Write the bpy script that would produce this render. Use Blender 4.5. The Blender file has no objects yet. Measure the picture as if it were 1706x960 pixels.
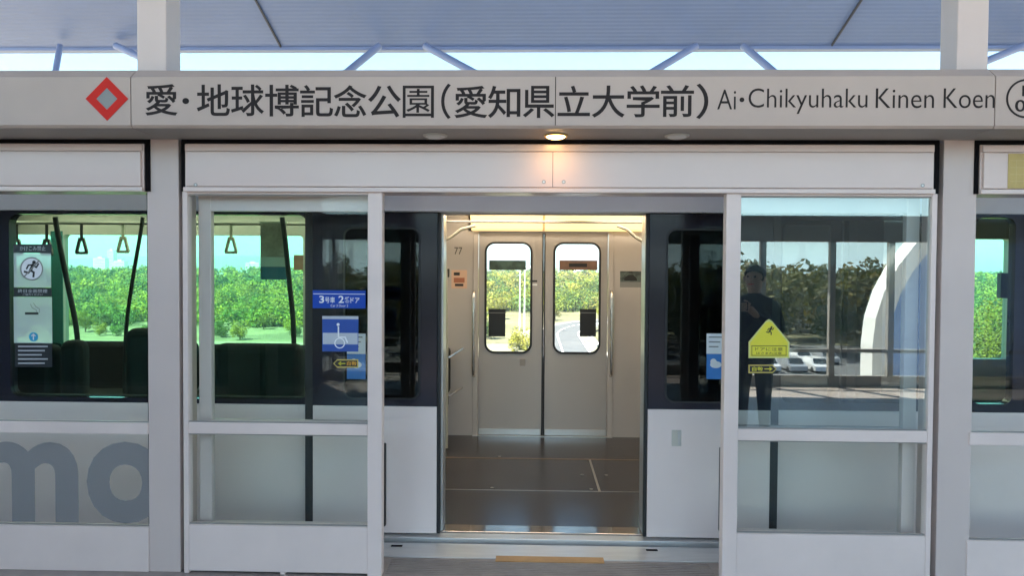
import bpy, bmesh, math, random
from mathutils import Vector, Matrix
R = math.radians
random.seed(7)
S = bpy.context.scene
COL = S.collection

# ------------------------------------------------------------------ camera
FPX, CX, CY = 1183.0, 853.0, 480.0           # focal length and centre in photo pixels (1706 x 960)
CAM = Vector((0, 0, 1.537))
yaw, pit, rol = R(-1.55), R(-1.35), R(0.36)
fw = Vector((math.sin(yaw)*math.cos(pit), math.cos(yaw)*math.cos(pit), math.sin(pit)))
rt = Vector((math.cos(yaw), -math.sin(yaw), 0)); up = rt.cross(fw)
rt, up = math.cos(rol)*rt + math.sin(rol)*up, -math.sin(rol)*rt + math.cos(rol)*up
cam = bpy.data.cameras.new('camera'); co = bpy.data.objects.new('camera', cam); COL.objects.link(co)
M = Matrix((rt, up, -fw)).transposed().to_4x4(); M.translation = CAM
co.matrix_world = M
cam.sensor_width = 36; cam.lens = FPX/1706*36; cam.clip_start = 0.05; cam.clip_end = 30000
S.camera = co

# ------------------------------------------------------------------ light
SUN_EL, SUN_AZ = 50, 212                     # sun behind the camera and a little to its left
w = bpy.data.worlds.new('World'); S.world = w; w.use_nodes = True
nt = w.node_tree; bg = nt.nodes['Background']
sky = nt.nodes.new('ShaderNodeTexSky'); sky.sky_type = 'NISHITA'; sky.sun_disc = False
sky.sun_elevation = R(SUN_EL); sky.sun_rotation = R(SUN_AZ); sky.altitude = 50
sky.air_density = 1.0; sky.dust_density = 0.2; sky.ozone_density = 1.2
tn_ = nt.nodes.new('ShaderNodeMix'); tn_.data_type = 'RGBA'; tn_.blend_type = 'MULTIPLY'; tn_.inputs[0].default_value = 1.0; tn_.inputs[7].default_value = (0.80, 0.96, 0.98, 1)   # the clear cyan air of the photograph
nt.links.new(sky.outputs[0], tn_.inputs[6]); nt.links.new(tn_.outputs[2], bg.inputs[0]); bg.inputs[1].default_value = 0.05
sl = bpy.data.lights.new('sun', 'SUN'); sl.energy = 5.0; sl.angle = R(0.5); sl.color = (1, 0.90, 0.77)
so = bpy.data.objects.new('sun', sl); COL.objects.link(so)
sd = Vector((math.sin(R(SUN_AZ))*math.cos(R(SUN_EL)), math.cos(R(SUN_AZ))*math.cos(R(SUN_EL)), math.sin(R(SUN_EL))))
so.rotation_euler = sd.to_track_quat('Z', 'Y').to_euler(); so.location = (0, -5, 20)
S.view_settings.view_transform = 'Standard'; S.view_settings.look = 'None'
S.view_settings.exposure = 2.9; S.view_settings.gamma = 1; S.view_settings.use_curve_mapping = False
S.cycles.use_denoising = True
try: S.cycles.denoiser = 'OPENIMAGEDENOISE'
except Exception: pass
S.cycles.max_bounces = 10; S.cycles.diffuse_bounces = 5; S.cycles.glossy_bounces = 5
S.cycles.transmission_bounces = 8; S.cycles.transparent_max_bounces = 40
S.cycles.sample_clamp_indirect = 6; S.cycles.blur_glossy = 0.3

# ------------------------------------------------------------------ helpers
def at(px, py, Y):
    """Point of the plane Y = const under pixel (px, py) of the photograph."""
    d = rt*((px-CX)/FPX) + fw - up*((py-CY)/FPX)
    return CAM + d*(Y/d.y)
def X(px, py, Y): return at(px, py, Y).x
def Z(px, py, Y): return at(px, py, Y).z
def rect(x0, y0, x1, y1, Y):
    """Upright rectangle (X0, X1, Z0, Z1) on the plane Y for a pixel box."""
    xm, ym = (x0+x1)/2, (y0+y1)/2
    return X(x0, ym, Y), X(x1, ym, Y), Z(xm, y1, Y), Z(xm, y0, Y)

def mat(name, col, rough=0.5, metal=0.0, var=0.0, vscale=3.0, bump=0.0, bscale=40.0, spec=0.5, emit=None, estr=0.0, coat=0.0, stretch=None, rvar=0.0):
    m = bpy.data.materials.new(name); m.use_nodes = True
    n = m.node_tree; b = n.nodes['Principled BSDF']; L = n.links.new
    b.inputs['Base Color'].default_value = (*col, 1); b.inputs['Roughness'].default_value = rough
    b.inputs['Metallic'].default_value = metal; b.inputs['Specular IOR Level'].default_value = spec
    b.inputs['Coat Weight'].default_value = coat; b.inputs['Coat Roughness'].default_value = 0.08
    if emit:
        b.inputs['Emission Color'].default_value = (*emit, 1); b.inputs['Emission Strength'].default_value = estr
    if var or bump or rvar:
        tc = n.nodes.new('ShaderNodeTexCoord'); mp = n.nodes.new('ShaderNodeMapping')
        L(tc.outputs['Object'], mp.inputs[0])
        if stretch: mp.inputs['Scale'].default_value = stretch
    if var or rvar:
        t = n.nodes.new('ShaderNodeTexNoise'); t.inputs['Scale'].default_value = vscale
        t.inputs['Detail'].default_value = 7; t.inputs['Roughness'].default_value = 0.62
        L(mp.outputs[0], t.inputs['Vector'])
    if var:
        r = n.nodes.new('ShaderNodeValToRGB'); e = r.color_ramp.elements
        e[0].position = 0.32; e[1].position = 0.68
        e[0].color = (*[max(0, c*(1-var)) for c in col], 1); e[1].color = (*[min(1, c*(1+var*0.6)) for c in col], 1)
        L(t.outputs['Fac'], r.inputs[0]); L(r.outputs[0], b.inputs['Base Color'])
    if rvar:
        q = n.nodes.new('ShaderNodeMapRange'); q.inputs['To Min'].default_value = max(0.02, rough-rvar); q.inputs['To Max'].default_value = rough+rvar
        L(t.outputs['Fac'], q.inputs[0]); L(q.outputs[0], b.inputs['Roughness'])
    if bump:
        t2 = n.nodes.new('ShaderNodeTexNoise'); t2.inputs['Scale'].default_value = bscale; t2.inputs['Detail'].default_value = 4
        L(tc.outputs['Object'], t2.inputs['Vector'])
        bp = n.nodes.new('ShaderNodeBump'); bp.inputs['Strength'].default_value = bump; bp.inputs['Distance'].default_value = 0.01
        L(t2.outputs['Fac'], bp.inputs['Height']); L(bp.outputs[0], b.inputs['Normal'])
    return m

def glass(name, tint, ior=1.6, rough=0.0, extra=0.0, dirt=0.0):
    """Thin sheet: tinted see-through plus a mirror share that grows towards grazing angles, once per sheet."""
    m = bpy.data.materials.new(name); m.use_nodes = True
    n = m.node_tree; L = n.links.new
    for q in list(n.nodes): n.nodes.remove(q)
    out = n.nodes.new('ShaderNodeOutputMaterial'); tr = n.nodes.new('ShaderNodeBsdfTransparent'); gl = n.nodes.new('ShaderNodeBsdfGlossy')
    tr.inputs[0].default_value = (*tint, 1); gl.inputs['Roughness'].default_value = rough; gl.inputs[0].default_value = (0.85, 0.97, 1, 1)
    fr = n.nodes.new('ShaderNodeFresnel'); fr.inputs[0].default_value = ior
    ge = n.nodes.new('ShaderNodeNewGeometry'); inv = n.nodes.new('ShaderNodeMath'); inv.operation = 'SUBTRACT'; inv.inputs[0].default_value = 1
    L(ge.outputs['Backfacing'], inv.inputs[1])
    ad = n.nodes.new('ShaderNodeMath'); ad.operation = 'ADD'; ad.inputs[1].default_value = extra; L(fr.outputs[0], ad.inputs[0])
    mu = n.nodes.new('ShaderNodeMath'); mu.operation = 'MULTIPLY'; mu.use_clamp = True; L(ad.outputs[0], mu.inputs[0]); L(inv.outputs[0], mu.inputs[1])
    mx = n.nodes.new('ShaderNodeMixShader'); L(mu.outputs[0], mx.inputs[0]); L(tr.outputs[0], mx.inputs[1]); L(gl.outputs[0], mx.inputs[2])
    last = mx
    if dirt:
        df = n.nodes.new('ShaderNodeBsdfDiffuse'); df.inputs[0].default_value = (0.75, 0.8, 0.8, 1)
        m2 = n.nodes.new('ShaderNodeMixShader'); m2.inputs[0].default_value = dirt
        L(mx.outputs[0], m2.inputs[1]); L(df.outputs[0], m2.inputs[2]); last = m2
    L(last.outputs[0], out.inputs[0])
    return m

def film(name, col, alpha, rough=0.4):
    """Printed see-through film: a share of plain colour, the rest clear."""
    m = bpy.data.materials.new(name); m.use_nodes = True
    n = m.node_tree; b = n.nodes['Principled BSDF']
    b.inputs['Base Color'].default_value = (*col, 1); b.inputs['Roughness'].default_value = rough
    b.inputs['Alpha'].default_value = alpha
    return m

def rrect(x0, x1, z0, z1, r, n=7):
    pts = []
    for cx, cz, a0 in ((x1-r, z1-r, 0), (x0+r, z1-r, 90), (x0+r, z0+r, 180), (x1-r, z0+r, 270)):
        for k in range(n+1):
            a = R(a0 + 90*k/n); pts.append((cx+r*math.cos(a), cz+r*math.sin(a)))
    return pts

class MB:
    """Collects shapes and links them as ONE mesh object."""
    def __init__(s): s.v = []; s.f = []; s.mi = []; s.sm = []; s.mats = []
    def _m(s, m):
        if m not in s.mats: s.mats.append(m)
        return s.mats.index(m)
    def add(s, vs, fs, m, smooth=False):
        o = len(s.v); i = s._m(m)
        s.v += [tuple(p) for p in vs]
        for f in fs: s.f.append([o+k for k in f]); s.mi.append(i); s.sm.append(smooth)
        return s
    def box(s, x0, x1, y0, y1, z0, z1, m, bev=0.0, seg=2):
        x0, x1 = min(x0, x1), max(x0, x1); y0, y1 = min(y0, y1), max(y0, y1); z0, z1 = min(z0, z1), max(z0, z1)
        bev = min(bev, 0.45*min(x1-x0, y1-y0, z1-z0))
        if bev <= 0:
            vs = [(x, y, z) for x in (x0, x1) for y in (y0, y1) for z in (z0, z1)]
            return s.add(vs, [(0,1,3,2),(4,6,7,5),(0,4,5,1),(2,3,7,6),(0,2,6,4),(1,5,7,3)], m)
        bm = bmesh.new(); bmesh.ops.create_cube(bm, size=1)
        for v in bm.verts: v.co = Vector(((x0+x1)/2+v.co.x*(x1-x0), (y0+y1)/2+v.co.y*(y1-y0), (z0+z1)/2+v.co.z*(z1-z0)))
        bmesh.ops.bevel(bm, geom=bm.edges[:], offset=bev, segments=seg, profile=0.5, affect='EDGES')
        bm.verts.index_update()
        s.add([v.co[:] for v in bm.verts], [[v.index for v in f.verts] for f in bm.faces], m); bm.free()
        return s
    def prism(s, pts, y0, y1, m, mside=None):
        """Outline in the X-Z plane given thickness from y0 (front) to y1."""
        n = len(pts); vs = [(x, y0, z) for x, z in pts] + [(x, y1, z) for x, z in pts]
        a = sum(pts[i][0]*pts[(i+1)%n][1]-pts[(i+1)%n][0]*pts[i][1] for i in range(n))
        fr = list(range(n)) if a > 0 else list(range(n))[::-1]
        s.add(vs, [fr, [n+k for k in fr[::-1]]], m)
        sd = [(fr[(k+1)%n], fr[k], n+fr[k], n+fr[(k+1)%n]) for k in range(n)]
        return s.add(vs, sd, mside or m)
    def ring(s, outer, inner, y0, y1, m):
        """Plate between two outlines of as many points each."""
        n = len(outer)
        vs = [(x, y0, z) for x, z in outer]+[(x, y0, z) for x, z in inner]+[(x, y1, z) for x, z in outer]+[(x, y1, z) for x, z in inner]
        fs = []
        for k in range(n):
            j = (k+1) % n
            fs += [(k, j, n+j, n+k), (2*n+j, 2*n+k, 3*n+k, 3*n+j), (j, k, 2*n+k, 2*n+j), (n+k, n+j, 3*n+j, 3*n+k)]
        return s.add(vs, fs, m)
    def tube(s, pts, r, m, n=10, caps=True):
        pts = [Vector(p) for p in pts]; rs = r if isinstance(r, (list, tuple)) else [r]*len(pts)
        vs = []; fs = []; ref = None
        for i, p in enumerate(pts):
            d = (pts[min(i+1, len(pts)-1)]-pts[max(i-1, 0)]).normalized()
            if ref is None: ref = d.orthogonal().normalized()
            ref = (ref - d*ref.dot(d)).normalized(); b = d.cross(ref)
            for k in range(n):
                a = 2*math.pi*k/n; vs.append(p+(ref*math.cos(a)+b*math.sin(a))*rs[i])
        for i in range(len(pts)-1):
            for k in range(n):
                j = (k+1) % n; fs.append((i*n+k, i*n+j, (i+1)*n+j, (i+1)*n+k))
        s.add(vs, fs, m, True)
        if caps: s.add(vs[:n], [list(range(n))[::-1]], m); s.add(vs[-n:], [list(range(n))], m)
        return s
    def disc(s, x, z, r, y0, y1, m, n=32, r2=None):
        return s.prism([(x+r*math.cos(2*math.pi*k/n), z+(r2 or r)*math.sin(2*math.pi*k/n)) for k in range(n)], y0, y1, m)
    def annulus(s, x, z, r, ri, y0, y1, m, n=40, sx=1.0):
        c = [(math.cos(2*math.pi*k/n), math.sin(2*math.pi*k/n)) for k in range(n)]
        return s.ring([(x+r*a*sx, z+r*b) for a, b in c], [(x+ri*a*sx, z+ri*b) for a, b in c], y0, y1, m)
    def text(s, body, x0, x1, z0, z1, y, m, bold=0.0, t=0.0008, spacing=1.0):
        """Lettering fitted to the box x0..x1, z0..z1, standing t proud of the plane y (front towards -Y)."""
        c = bpy.data.curves.new('lettering', 'FONT'); c.body = body; c.size = 1; c.offset = bold; c.extrude = 0.001; c.resolution_u = 5
        c.space_character = spacing
        o = bpy.data.objects.new('lettering', c); COL.objects.link(o); bpy.context.view_layer.update()
        me = bpy.data.meshes.new_from_object(o.evaluated_get(bpy.context.evaluated_depsgraph_get()))
        vs = [v.co.copy() for v in me.vertices]; fs = [list(p.vertices) for p in me.polygons]
        bpy.data.objects.remove(o); bpy.data.curves.remove(c); bpy.data.meshes.remove(me)
        if not vs: return s
        a0, a1 = min(v.x for v in vs), max(v.x for v in vs); b0, b1 = min(v.y for v in vs), max(v.y for v in vs)
        if x1 is None: x1 = x0 + (a1-a0)*(z1-z0)/max(1e-6, b1-b0)
        kx, kz = (x1-x0)/max(1e-6, a1-a0), (z1-z0)/max(1e-6, b1-b0)
        return s.add([(x0+(v.x-a0)*kx, y-t/2-(v.z/0.001)*t/2, z0+(v.y-b0)*kz) for v in vs], fs, m)
    def build(s, name, parent=None, loc=None):
        me = bpy.data.meshes.new(name); me.from_pydata(s.v, [], s.f)
        for m in s.mats: me.materials.append(m)
        me.polygons.foreach_set('material_index', s.mi); me.polygons.foreach_set('use_smooth', s.sm)
        me.update()
        o = bpy.data.objects.new(name, me); COL.objects.link(o)
        if parent is not None:
            o.parent = parent
            base = parent
            off = Vector((0, 0, 0))
            while base is not None: off += Vector(base.location); base = base.parent
            if loc is None: o.location = -off
            else: o.location = loc
        elif loc: o.location = loc
        return o

def thing(name, label, cat, loc=(0, 0, 0), group=None):
    o = bpy.data.objects.new(name, None); COL.objects.link(o); o.location = loc; o.empty_display_size = 0.1
    return tag(o, label, cat, group)
def tag(o, label, cat, group=None, kind=None):
    if label: o['label'] = label
    if cat: o['category'] = cat
    if group: o['group'] = group
    if kind: o['kind'] = kind
    return o
def struct(o): o['kind'] = 'structure'; return o

# ------------------------------------------------------------------ materials
PSD = mat('painted_door_metal', (0.80, 0.655, 0.60), 0.32, 0, 0.08, 1.6, spec=0.5, rvar=0.08)
PSD2 = mat('brushed_leaf_metal', (0.68, 0.58, 0.54), 0.35, 0.1, 0.05, 3, stretch=(1, 1, 0.15))
HEADER = mat('header_metal', (0.74, 0.585, 0.535), 0.2, 0, 0.04, 1.3, rvar=0.06)
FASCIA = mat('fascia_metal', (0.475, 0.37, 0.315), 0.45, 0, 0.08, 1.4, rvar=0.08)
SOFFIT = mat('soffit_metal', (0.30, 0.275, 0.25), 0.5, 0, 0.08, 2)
COLM = mat('column_paint', (0.64, 0.525, 0.48), 0.42, 0, 0.05, 1.5)
DARKGAP = mat('black_gasket_and_shade', (0.006, 0.005, 0.006), 0.8, spec=0.1)
RUBBER = mat('black_rubber', (0.014, 0.014, 0.015), 0.55, bump=0.1)
INK = mat('dark_lettering', (0.026, 0.020, 0.020), 0.6, spec=0.15)
RED = mat('red_emblem', (0.58, 0.018, 0.010), 0.5, spec=0.2)
GREYEM = mat('grey_emblem', (0.22, 0.22, 0.21), 0.4)
GL_PSD = glass('screen_glass', (0.972, 0.988, 0.98), 1.38)
GL_PSD2 = glass('mirroring_screen_glass', (0.88, 0.94, 0.94), 2.75)
GL_TRAIN = glass('green_train_glass', (0.78, 0.965, 0.885), 1.38)
GL_FAR = glass('green_far_glass', (0.78, 0.965, 0.88), 1.4)
GL_DOOR = glass('clear_door_glass', (0.95, 0.985, 0.985), 1.5)
GL_DARK = glass('dark_leaf_glass', (0.42, 0.50, 0.50), 1.4)
BODY = mat('white_train_paint', (0.82, 0.695, 0.65), 0.25, 0, 0.05, 1.2, rvar=0.05)
BODYTOP = mat('train_top_paint', (0.78, 0.79, 0.84), 0.35, 0.0, 0.04, 2)
BAND = mat('dark_band_paint', (0.020, 0.019, 0.030), 0.16, 0, 0.1, 2, spec=0.35)
BLACKGLASS = mat('black_glazed_panel', (0.012, 0.016, 0.018), 0.035, spec=1.0)
ALU = mat('aluminium_trim', (0.62, 0.61, 0.59), 0.3, 0.7, 0.06, 6)
STEEL = mat('stainless_rail', (0.62, 0.60, 0.57), 0.25, 0.9)
LINER = mat('beige_interior_liner', (0.45, 0.41, 0.38), 0.38, 0, 0.05, 2.0, rvar=0.06)
LEAF_IN = mat('taupe_door_metal', (0.40, 0.372, 0.35), 0.36, 0.1, 0.05, 3, stretch=(1, 1, 0.2))
COVEGLOW = mat('cream_cove_painted_glow', (0.75, 0.62, 0.36), 0.25, emit=(1, 0.66, 0.27), estr=0.20)  # emission stands in for lamplight falling on the cove
CEIL = mat('ivory_ceiling', (0.70, 0.64, 0.50), 0.3)
TFLOOR = mat('train_floor_vinyl', (0.044, 0.038, 0.039), 0.22, 0, 0.07, 3, bump=0.03, bscale=160, rvar=0.04)
SEAT = mat('charcoal_seat_fabric', (0.008, 0.008, 0.009), 0.9, 0, 0.3, 30, bump=0.2, bscale=200)
STRAP = mat('cream_strap_plastic', (0.45, 0.42, 0.33), 0.4)
STRAPD = mat('dark_strap_plastic', (0.03, 0.03, 0.03), 0.4)
PLATF = mat('platform_tile', (0.33, 0.28, 0.25), 0.4, 0, 0.16, 9, bump=0.15, bscale=60, rvar=0.1)
SILL = mat('sill_aluminium', (0.62, 0.615, 0.60), 0.33, 0.45, 0.12, 8, stretch=(0.4, 3, 1), rvar=0.1)
ORANGE = mat('orange_edge_strip', (0.46, 0.25, 0.085), 0.5, 0, 0.15, 9)
BLUE = mat('blue_sticker', (0.012, 0.065, 0.40), 0.5, spec=0.2)
WHITE = mat('white_print', (0.78, 0.79, 0.80), 0.45)
BLACKP = mat('black_print', (0.012, 0.012, 0.012), 0.45)
YELLOW = mat('yellow_sticker', (0.72, 0.64, 0.035), 0.4)
YELLOWD = mat('ochre_sticker_border', (0.55, 0.42, 0.10), 0.4)
ORANGEP = mat('orange_print', (0.75, 0.36, 0.03), 0.4)
CEILROOF = None

# ------------------------------------------------------------------ ground, platform, track
def sheet(name, xs, ys, zf, m):
    b = MB(); vs = [(x, y, zf(x, y)) for y in ys for x in xs]; n = len(xs)
    b.add(vs, [(j*n+i, j*n+i+1, (j+1)*n+i+1, (j+1)*n+i) for j in range(len(ys)-1) for i in range(n-1)], m, True)
    return struct(b.build(name))
GZ = -8.5
def terrain(x, y):
    h = GZ
    if y > 112: h += min(1, (y-112)/300)*5.6 + 0.6*math.sin(x*0.03+1)*min(1, (y-112)/60)
    if y > 500: h -= min(1, (y-500)/700)*7
    return h
GROUND = mat('dry_grass_ground', (0.125, 0.122, 0.058), 0.9, 0, 0.45, 0.12, bump=0.3, bscale=2)
xs = [-9000, -4000, -1800, -800] + [-400+25*k for k in range(33)] + [800, 1800, 4000, 9000]
ys = [-9000, -2500, -700, -250, -80, 0, 40, 80, 100, 112] + [125+25*k for k in range(22)] + [800, 1200, 2500, 6000, 12000]
BOUNCE = mat('pale_bounce_sheet', (0.46, 0.40, 0.32), 0.85, 0, 0.12, 0.4)
sheet('bounce_ground', [-60, -20, 20, 60], [-43, -20, 0, 20], lambda x, y: GZ+0.05, BOUNCE)  # pale sheet added below and behind the platform to bounce warm sunlight
sheet('ground', xs, ys, terrain, GROUND)

# far hills at the horizon
HILLM = mat('wooded_hill', (0.05, 0.085, 0.05), 0.95, 0, 0.3, 0.004)
b = MB(); N = 120; rows = []
for j, (y, k) in enumerate(((2900, 0), (3200, 0.75), (3500, 1.0), (4200, 0.6), (5000, 0))):
    for i in range(N+1):
        x = -6500 + 13000*i/N
        h = 62+22*math.sin(x*0.0011+2.2)+14*math.sin(x*0.0031+0.7)+7*math.sin(x*0.0083)+3*math.sin(x*0.021+j)
        h *= 0.72-0.26*math.tanh((x+500)/900)
        rows.append((x, y, GZ + (h*k if k else -20)))
b.add(rows, [(j*(N+1)+i, j*(N+1)+i+1, (j+1)*(N+1)+i+1, (j+1)*(N+1)+i) for j in range(4) for i in range(N)], HILLM, True)
struct(b.build('hills'))

PE = 3.83     # platform edge
b = MB()
b.box(-14, 14, -2.85, 3.60, -0.35, -0.032, PLATF)
b.box(-14, 14, 3.605, PE, -0.35, -0.034, PLATF)
struct(b.build('platform'))
CONC = mat('concrete', (0.27, 0.265, 0.25), 0.85, 0, 0.2, 2, bump=0.2)
b = MB(); b.box(-14, 14, 3.9, 7.6, -1.9, -1.5, CONC); b.box(-14, 14, 7.6, 7.8, -1.9, -0.2, CONC); b.box(-14, 14, 3.86, 3.98, -1.5, -0.36, CONC)
struct(b.build('trackbed'))
b = MB()
for x in (-12, 12):
    b.box(x-0.9, x+0.9, -1.2, 1.5, GZ-0.5, -0.35, CONC, 0.1); b.box(x-0.8, x+0.8, 5.0, 6.6, GZ-0.5, -1.9, CONC, 0.1)
struct(b.build('viaduct_piers'))

# road beyond the track
ASPH = mat('asphalt', (0.075, 0.078, 0.082), 0.85, 0, 0.15, 0.6)
PAVE = mat('pale_verge', (0.19, 0.185, 0.12), 0.9, 0, 0.35, 0.3)
LINEM = mat('road_paint', (0.78, 0.78, 0.75), 0.7)
def bez(P, n=40):
    out = []
    for k in range(n+1):
        t = k/n; out.append(P[0]*(1-t)**3+P[1]*3*t*(1-t)**2+P[2]*3*t*t*(1-t)+P[3]*t**3)
    return out
road = bez([Vector((3.8, 22, 0)), Vector((3.8, 60, 0)), Vector((3.8, 90, 0)), Vector((4.0, 108, 0))]) + \
       bez([Vector((4.0, 108, 0)), Vector((4.4, 126, 0)), Vector((14, 136, 0)), Vector((40, 142, 0))])[1:]
def strip(name, a, bb, m, dz, dash=None):
    q = MB()
    for i in range(len(road)-1):
        if dash and i % dash: continue
        p, r2 = road[i], road[i+1]
        d = (r2-p).normalized(); nn = Vector((-d.y, d.x, 0))
        d2 = (road[min(i+2, len(road)-1)]-r2); d2 = d2.normalized() if d2.length > 0 else d; n2 = Vector((-d2.y, d2.x, 0))
        if i: n0 = Vector((-(p-road[i-1]).normalized().y, (p-road[i-1]).normalized().x, 0)); nn = (n0+nn).normalized()
        n2 = (Vector((-d.y, d.x, 0))+n2).normalized()
        f = lambda v: (v.x, v.y, terrain(v.x, v.y)+dz)
        q.add([f(p+nn*a), f(p+nn*bb), f(r2+n2*bb), f(r2+n2*a)], [(0, 1, 2, 3)], m)
    return struct(q.build(name))
strip('verge', 5.4, -5.4, PAVE, 0.30)
sheet('path', [-190+12*k for k in range(16)]+[-1.7], [87, 90, 94, 97], lambda x, y: terrain(x, y)+0.05, PAVE)
strip('road', 3.5, -3.5, ASPH, 0.35)
strip('road_marking', 0.12, -0.12, LINEM, 0.39, 2)
strip('road_edge_line', 3.3, 3.12, LINEM, 0.394); strip('road_edge_line', -3.12, -3.3, LINEM, 0.394)

# pale air over the whole place
hz = bpy.data.materials.new('haze_air'); hz.use_nodes = True; _n = hz.node_tree
_n.nodes.remove(_n.nodes['Principled BSDF']); _pv = _n.nodes.new('ShaderNodeVolumePrincipled')
_pv.inputs['Color'].default_value = (0.72, 0.93, 1.0, 1); _pv.inputs['Density'].default_value = 0.0004; _pv.inputs['Anisotropy'].default_value = 0.2
_n.links.new(_pv.outputs[0], _n.nodes['Material Output'].inputs['Volume'])
b = MB(); b.box(-9500, 9500, -9500, 12500, -30, 130, hz)
tag(b.build('haze'), 'pale bluish air over the far wood and hills', 'haze', None, 'stuff')

# ------------------------------------------------------------------ station canopy, columns
CANM = mat('bluish_canopy_deck', (0.185, 0.265, 0.47), 0.5, 0, 0.05, 1.2)
_n = CANM.node_tree; _b = _n.nodes['Principled BSDF']
_tc = _n.nodes.new('ShaderNodeTexCoord'); _wv = _n.nodes.new('ShaderNodeTexWave'); _wv.wave_type = 'BANDS'; _wv.bands_direction = 'Y'
_wv.inputs['Scale'].default_value = 5.0; _bp = _n.nodes.new('ShaderNodeBump'); _bp.inputs['Strength'].default_value = 0.14; _bp.inputs['Distance'].default_value = 0.02
_n.links.new(_tc.outputs['Object'], _wv.inputs[0]); _n.links.new(_wv.outputs['Fac'], _bp.inputs['Height']); _n.links.new(_bp.outputs[0], _b.inputs['Normal'])
PIPE = mat('blue_grey_pipe', (0.26, 0.33, 0.56), 0.4)
SEAM = mat('canopy_seam', (0.06, 0.065, 0.085), 0.6)
EY = 8.5; EZ = Z(853, 79, EY); SL = 0.338
canopy = thing('station_canopy', 'blue grey station roof sloping above the train, on slanting pipe struts', 'roof', (0, EY, EZ))
b = MB()
zc = lambda y: EZ+SL*(EY-y)
RY = -1.2
prof = [(EY, zc(EY)), (RY, zc(RY)), (-6.0, zc(RY)-4.8*SL)]
for (ya, za), (yb, zb) in zip(prof[:-1], prof[1:]):
    v = [(x, y, z+d) for x in (-13, 13) for (y, z) in ((ya, za), (yb, zb)) for d in (0, 0.16)]
    b.add(v, [(0, 4, 6, 2), (1, 3, 7, 5), (0, 1, 5, 4), (2, 6, 7, 3), (0, 2, 3, 1), (4, 5, 7, 6)], CANM)
b.build('deck', canopy)
b = MB()
b.box(-13, 13, EY-0.02, EY+0.10, EZ-0.03, EZ+0.19, PIPE, 0.01)
b.build('eave_trim', canopy)
e0 = X(470, 75, EY); e1 = X(1383, 75, EY); pitch_x = e1-e0
for k in range(-2, 3):
    x = e0+pitch_x*k
    if abs(x) > 12.8: continue
    b = MB(); y0, y1 = EY-0.05, 1.4
    v = [(xx, y, zc(y)-0.004-d) for xx in (x-0.009, x+0.009) for y in (y0, y1) for d in (0, 0.02)]
    b.add(v, [(0, 4, 6, 2), (1, 3, 7, 5), (0, 1, 5, 4), (2, 6, 7, 3), (0, 2, 3, 1), (4, 5, 7, 6)], SEAM)
    b.build('seam_batten', canopy)
BY = 7.6; bz = Z(853, 205, BY)
b = MB(); b.tube([(-13, BY, bz), (13, BY, bz)], 0.09, PIPE, 12)
b.build('edge_beam', canopy)
for (xa, xn) in ((100, 78), (193, 474), (632, 474), (708, 944), (1160, 944), (1238, 1390), (1705, 1390), (-330, -10), (1760, 1850)):
    p0 = at(xn, 205, BY); p1 = at(xa, 76, EY-0.15)
    b = MB(); b.tube([p0, p1], 0.042 if xa not in (100,) else 0.034, PIPE, 12); b.build('strut', canopy)

COLW = 0.164
def column(px_up, px_low, label):
    xu = X(px_up, 60, 3.68); xl = X(px_low, 560, 3.6)
    t = thing('station_column', label, 'column', (xl, 3.68, 0), 'columns between the platform door bays')
    zs = Z(px_low, 226, 3.6)
    xt = xl
    b = MB(); b.box(xu-0.076, xu+0.076, 3.605, 3.757, 2.1, zc(3.6)-0.02, COLM, 0.006); b.build('shaft', t)
    b = MB(); b.box(xl-COLW/2, xl+COLW/2, 3.588, 3.78, -0.032, zs-0.004, COLM, 0.004); b.build('cladding', t)
    b = MB(); b.box(xl-COLW/2-0.012, xl+COLW/2+0.012, 3.30, 3.585, zs-0.02, zs+0.016, FASCIA, 0.003); b.build('collar', t)
    b = MB(); b.box(xu-0.05, xu+0.05, 3.78, 3.79+0.0, 2.3, 2.5, COLM)
    b = MB(); b.tube([(xu, 3.76, Z(px_up, 178, 3.76)), (xu, BY-0.05, bz)], 0.06, PIPE); b.build('bracket_arm', t)
    b = MB(); b.box(xl-COLW/2-0.03, xl+COLW/2+0.03, 3.64, 3.66, -0.03, 2.2, DARKGAP); b.build('gap_seal', t)
    return xl
cxl = column(265, 274.5, 'grey station column beside the wheelchair sticker, rising behind the red diamond sign')
cxr = column(1606, 1592, 'grey station column beside the yellow triangle sticker, rising behind the romanised station name')

# ------------------------------------------------------------------ name sign fascia
FY = 3.27
def fascia(name, label, x0, x1, cat='sign'):
    """A length of the sign beam with bevelled top and bottom edge."""
    z0 = Z(853, 213, FY); z1 = Z(853, 111, FY); c = 0.035
    t = thing(name, label, cat, ((x0+x1)/2, FY, z0))
    prof = [(FY, z0+0.012), (FY+0.012, z0), (3.56, z0), (3.56, z1), (FY+0.05, z1), (FY, z1-0.045)]
    b = MB(); n = len(prof)
    v = [(x0, y, z) for y, z in prof]+[(x1, y, z) for y, z in prof]
    b.add(v, [list(range(n)), [n+k for k in range(n)][::-1]], FASCIA)
    for k in range(n):
        j = (k+1) % n
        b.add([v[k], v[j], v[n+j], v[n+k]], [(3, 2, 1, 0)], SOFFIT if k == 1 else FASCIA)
    b.build('panel', t)
    return t, z0, z1
xa, xb, xc = X(218, 160, FY), X(925.5, 160, FY), X(1658, 160, FY)
g = 0.0022
tl, fz0, fz1 = fascia('line_emblem_sign', 'grey beam sign carrying a red diamond emblem with a grey centre', -6.5, xa-g)
cx_, cz_ = X(178.5, 164.5, FY), Z(178.5, 164.5, FY); hw = (X(214, 164, FY)-X(143, 164, FY))/2; hh = (Z(178, 128, FY)-Z(178, 201, FY))/2
b = MB()
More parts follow.
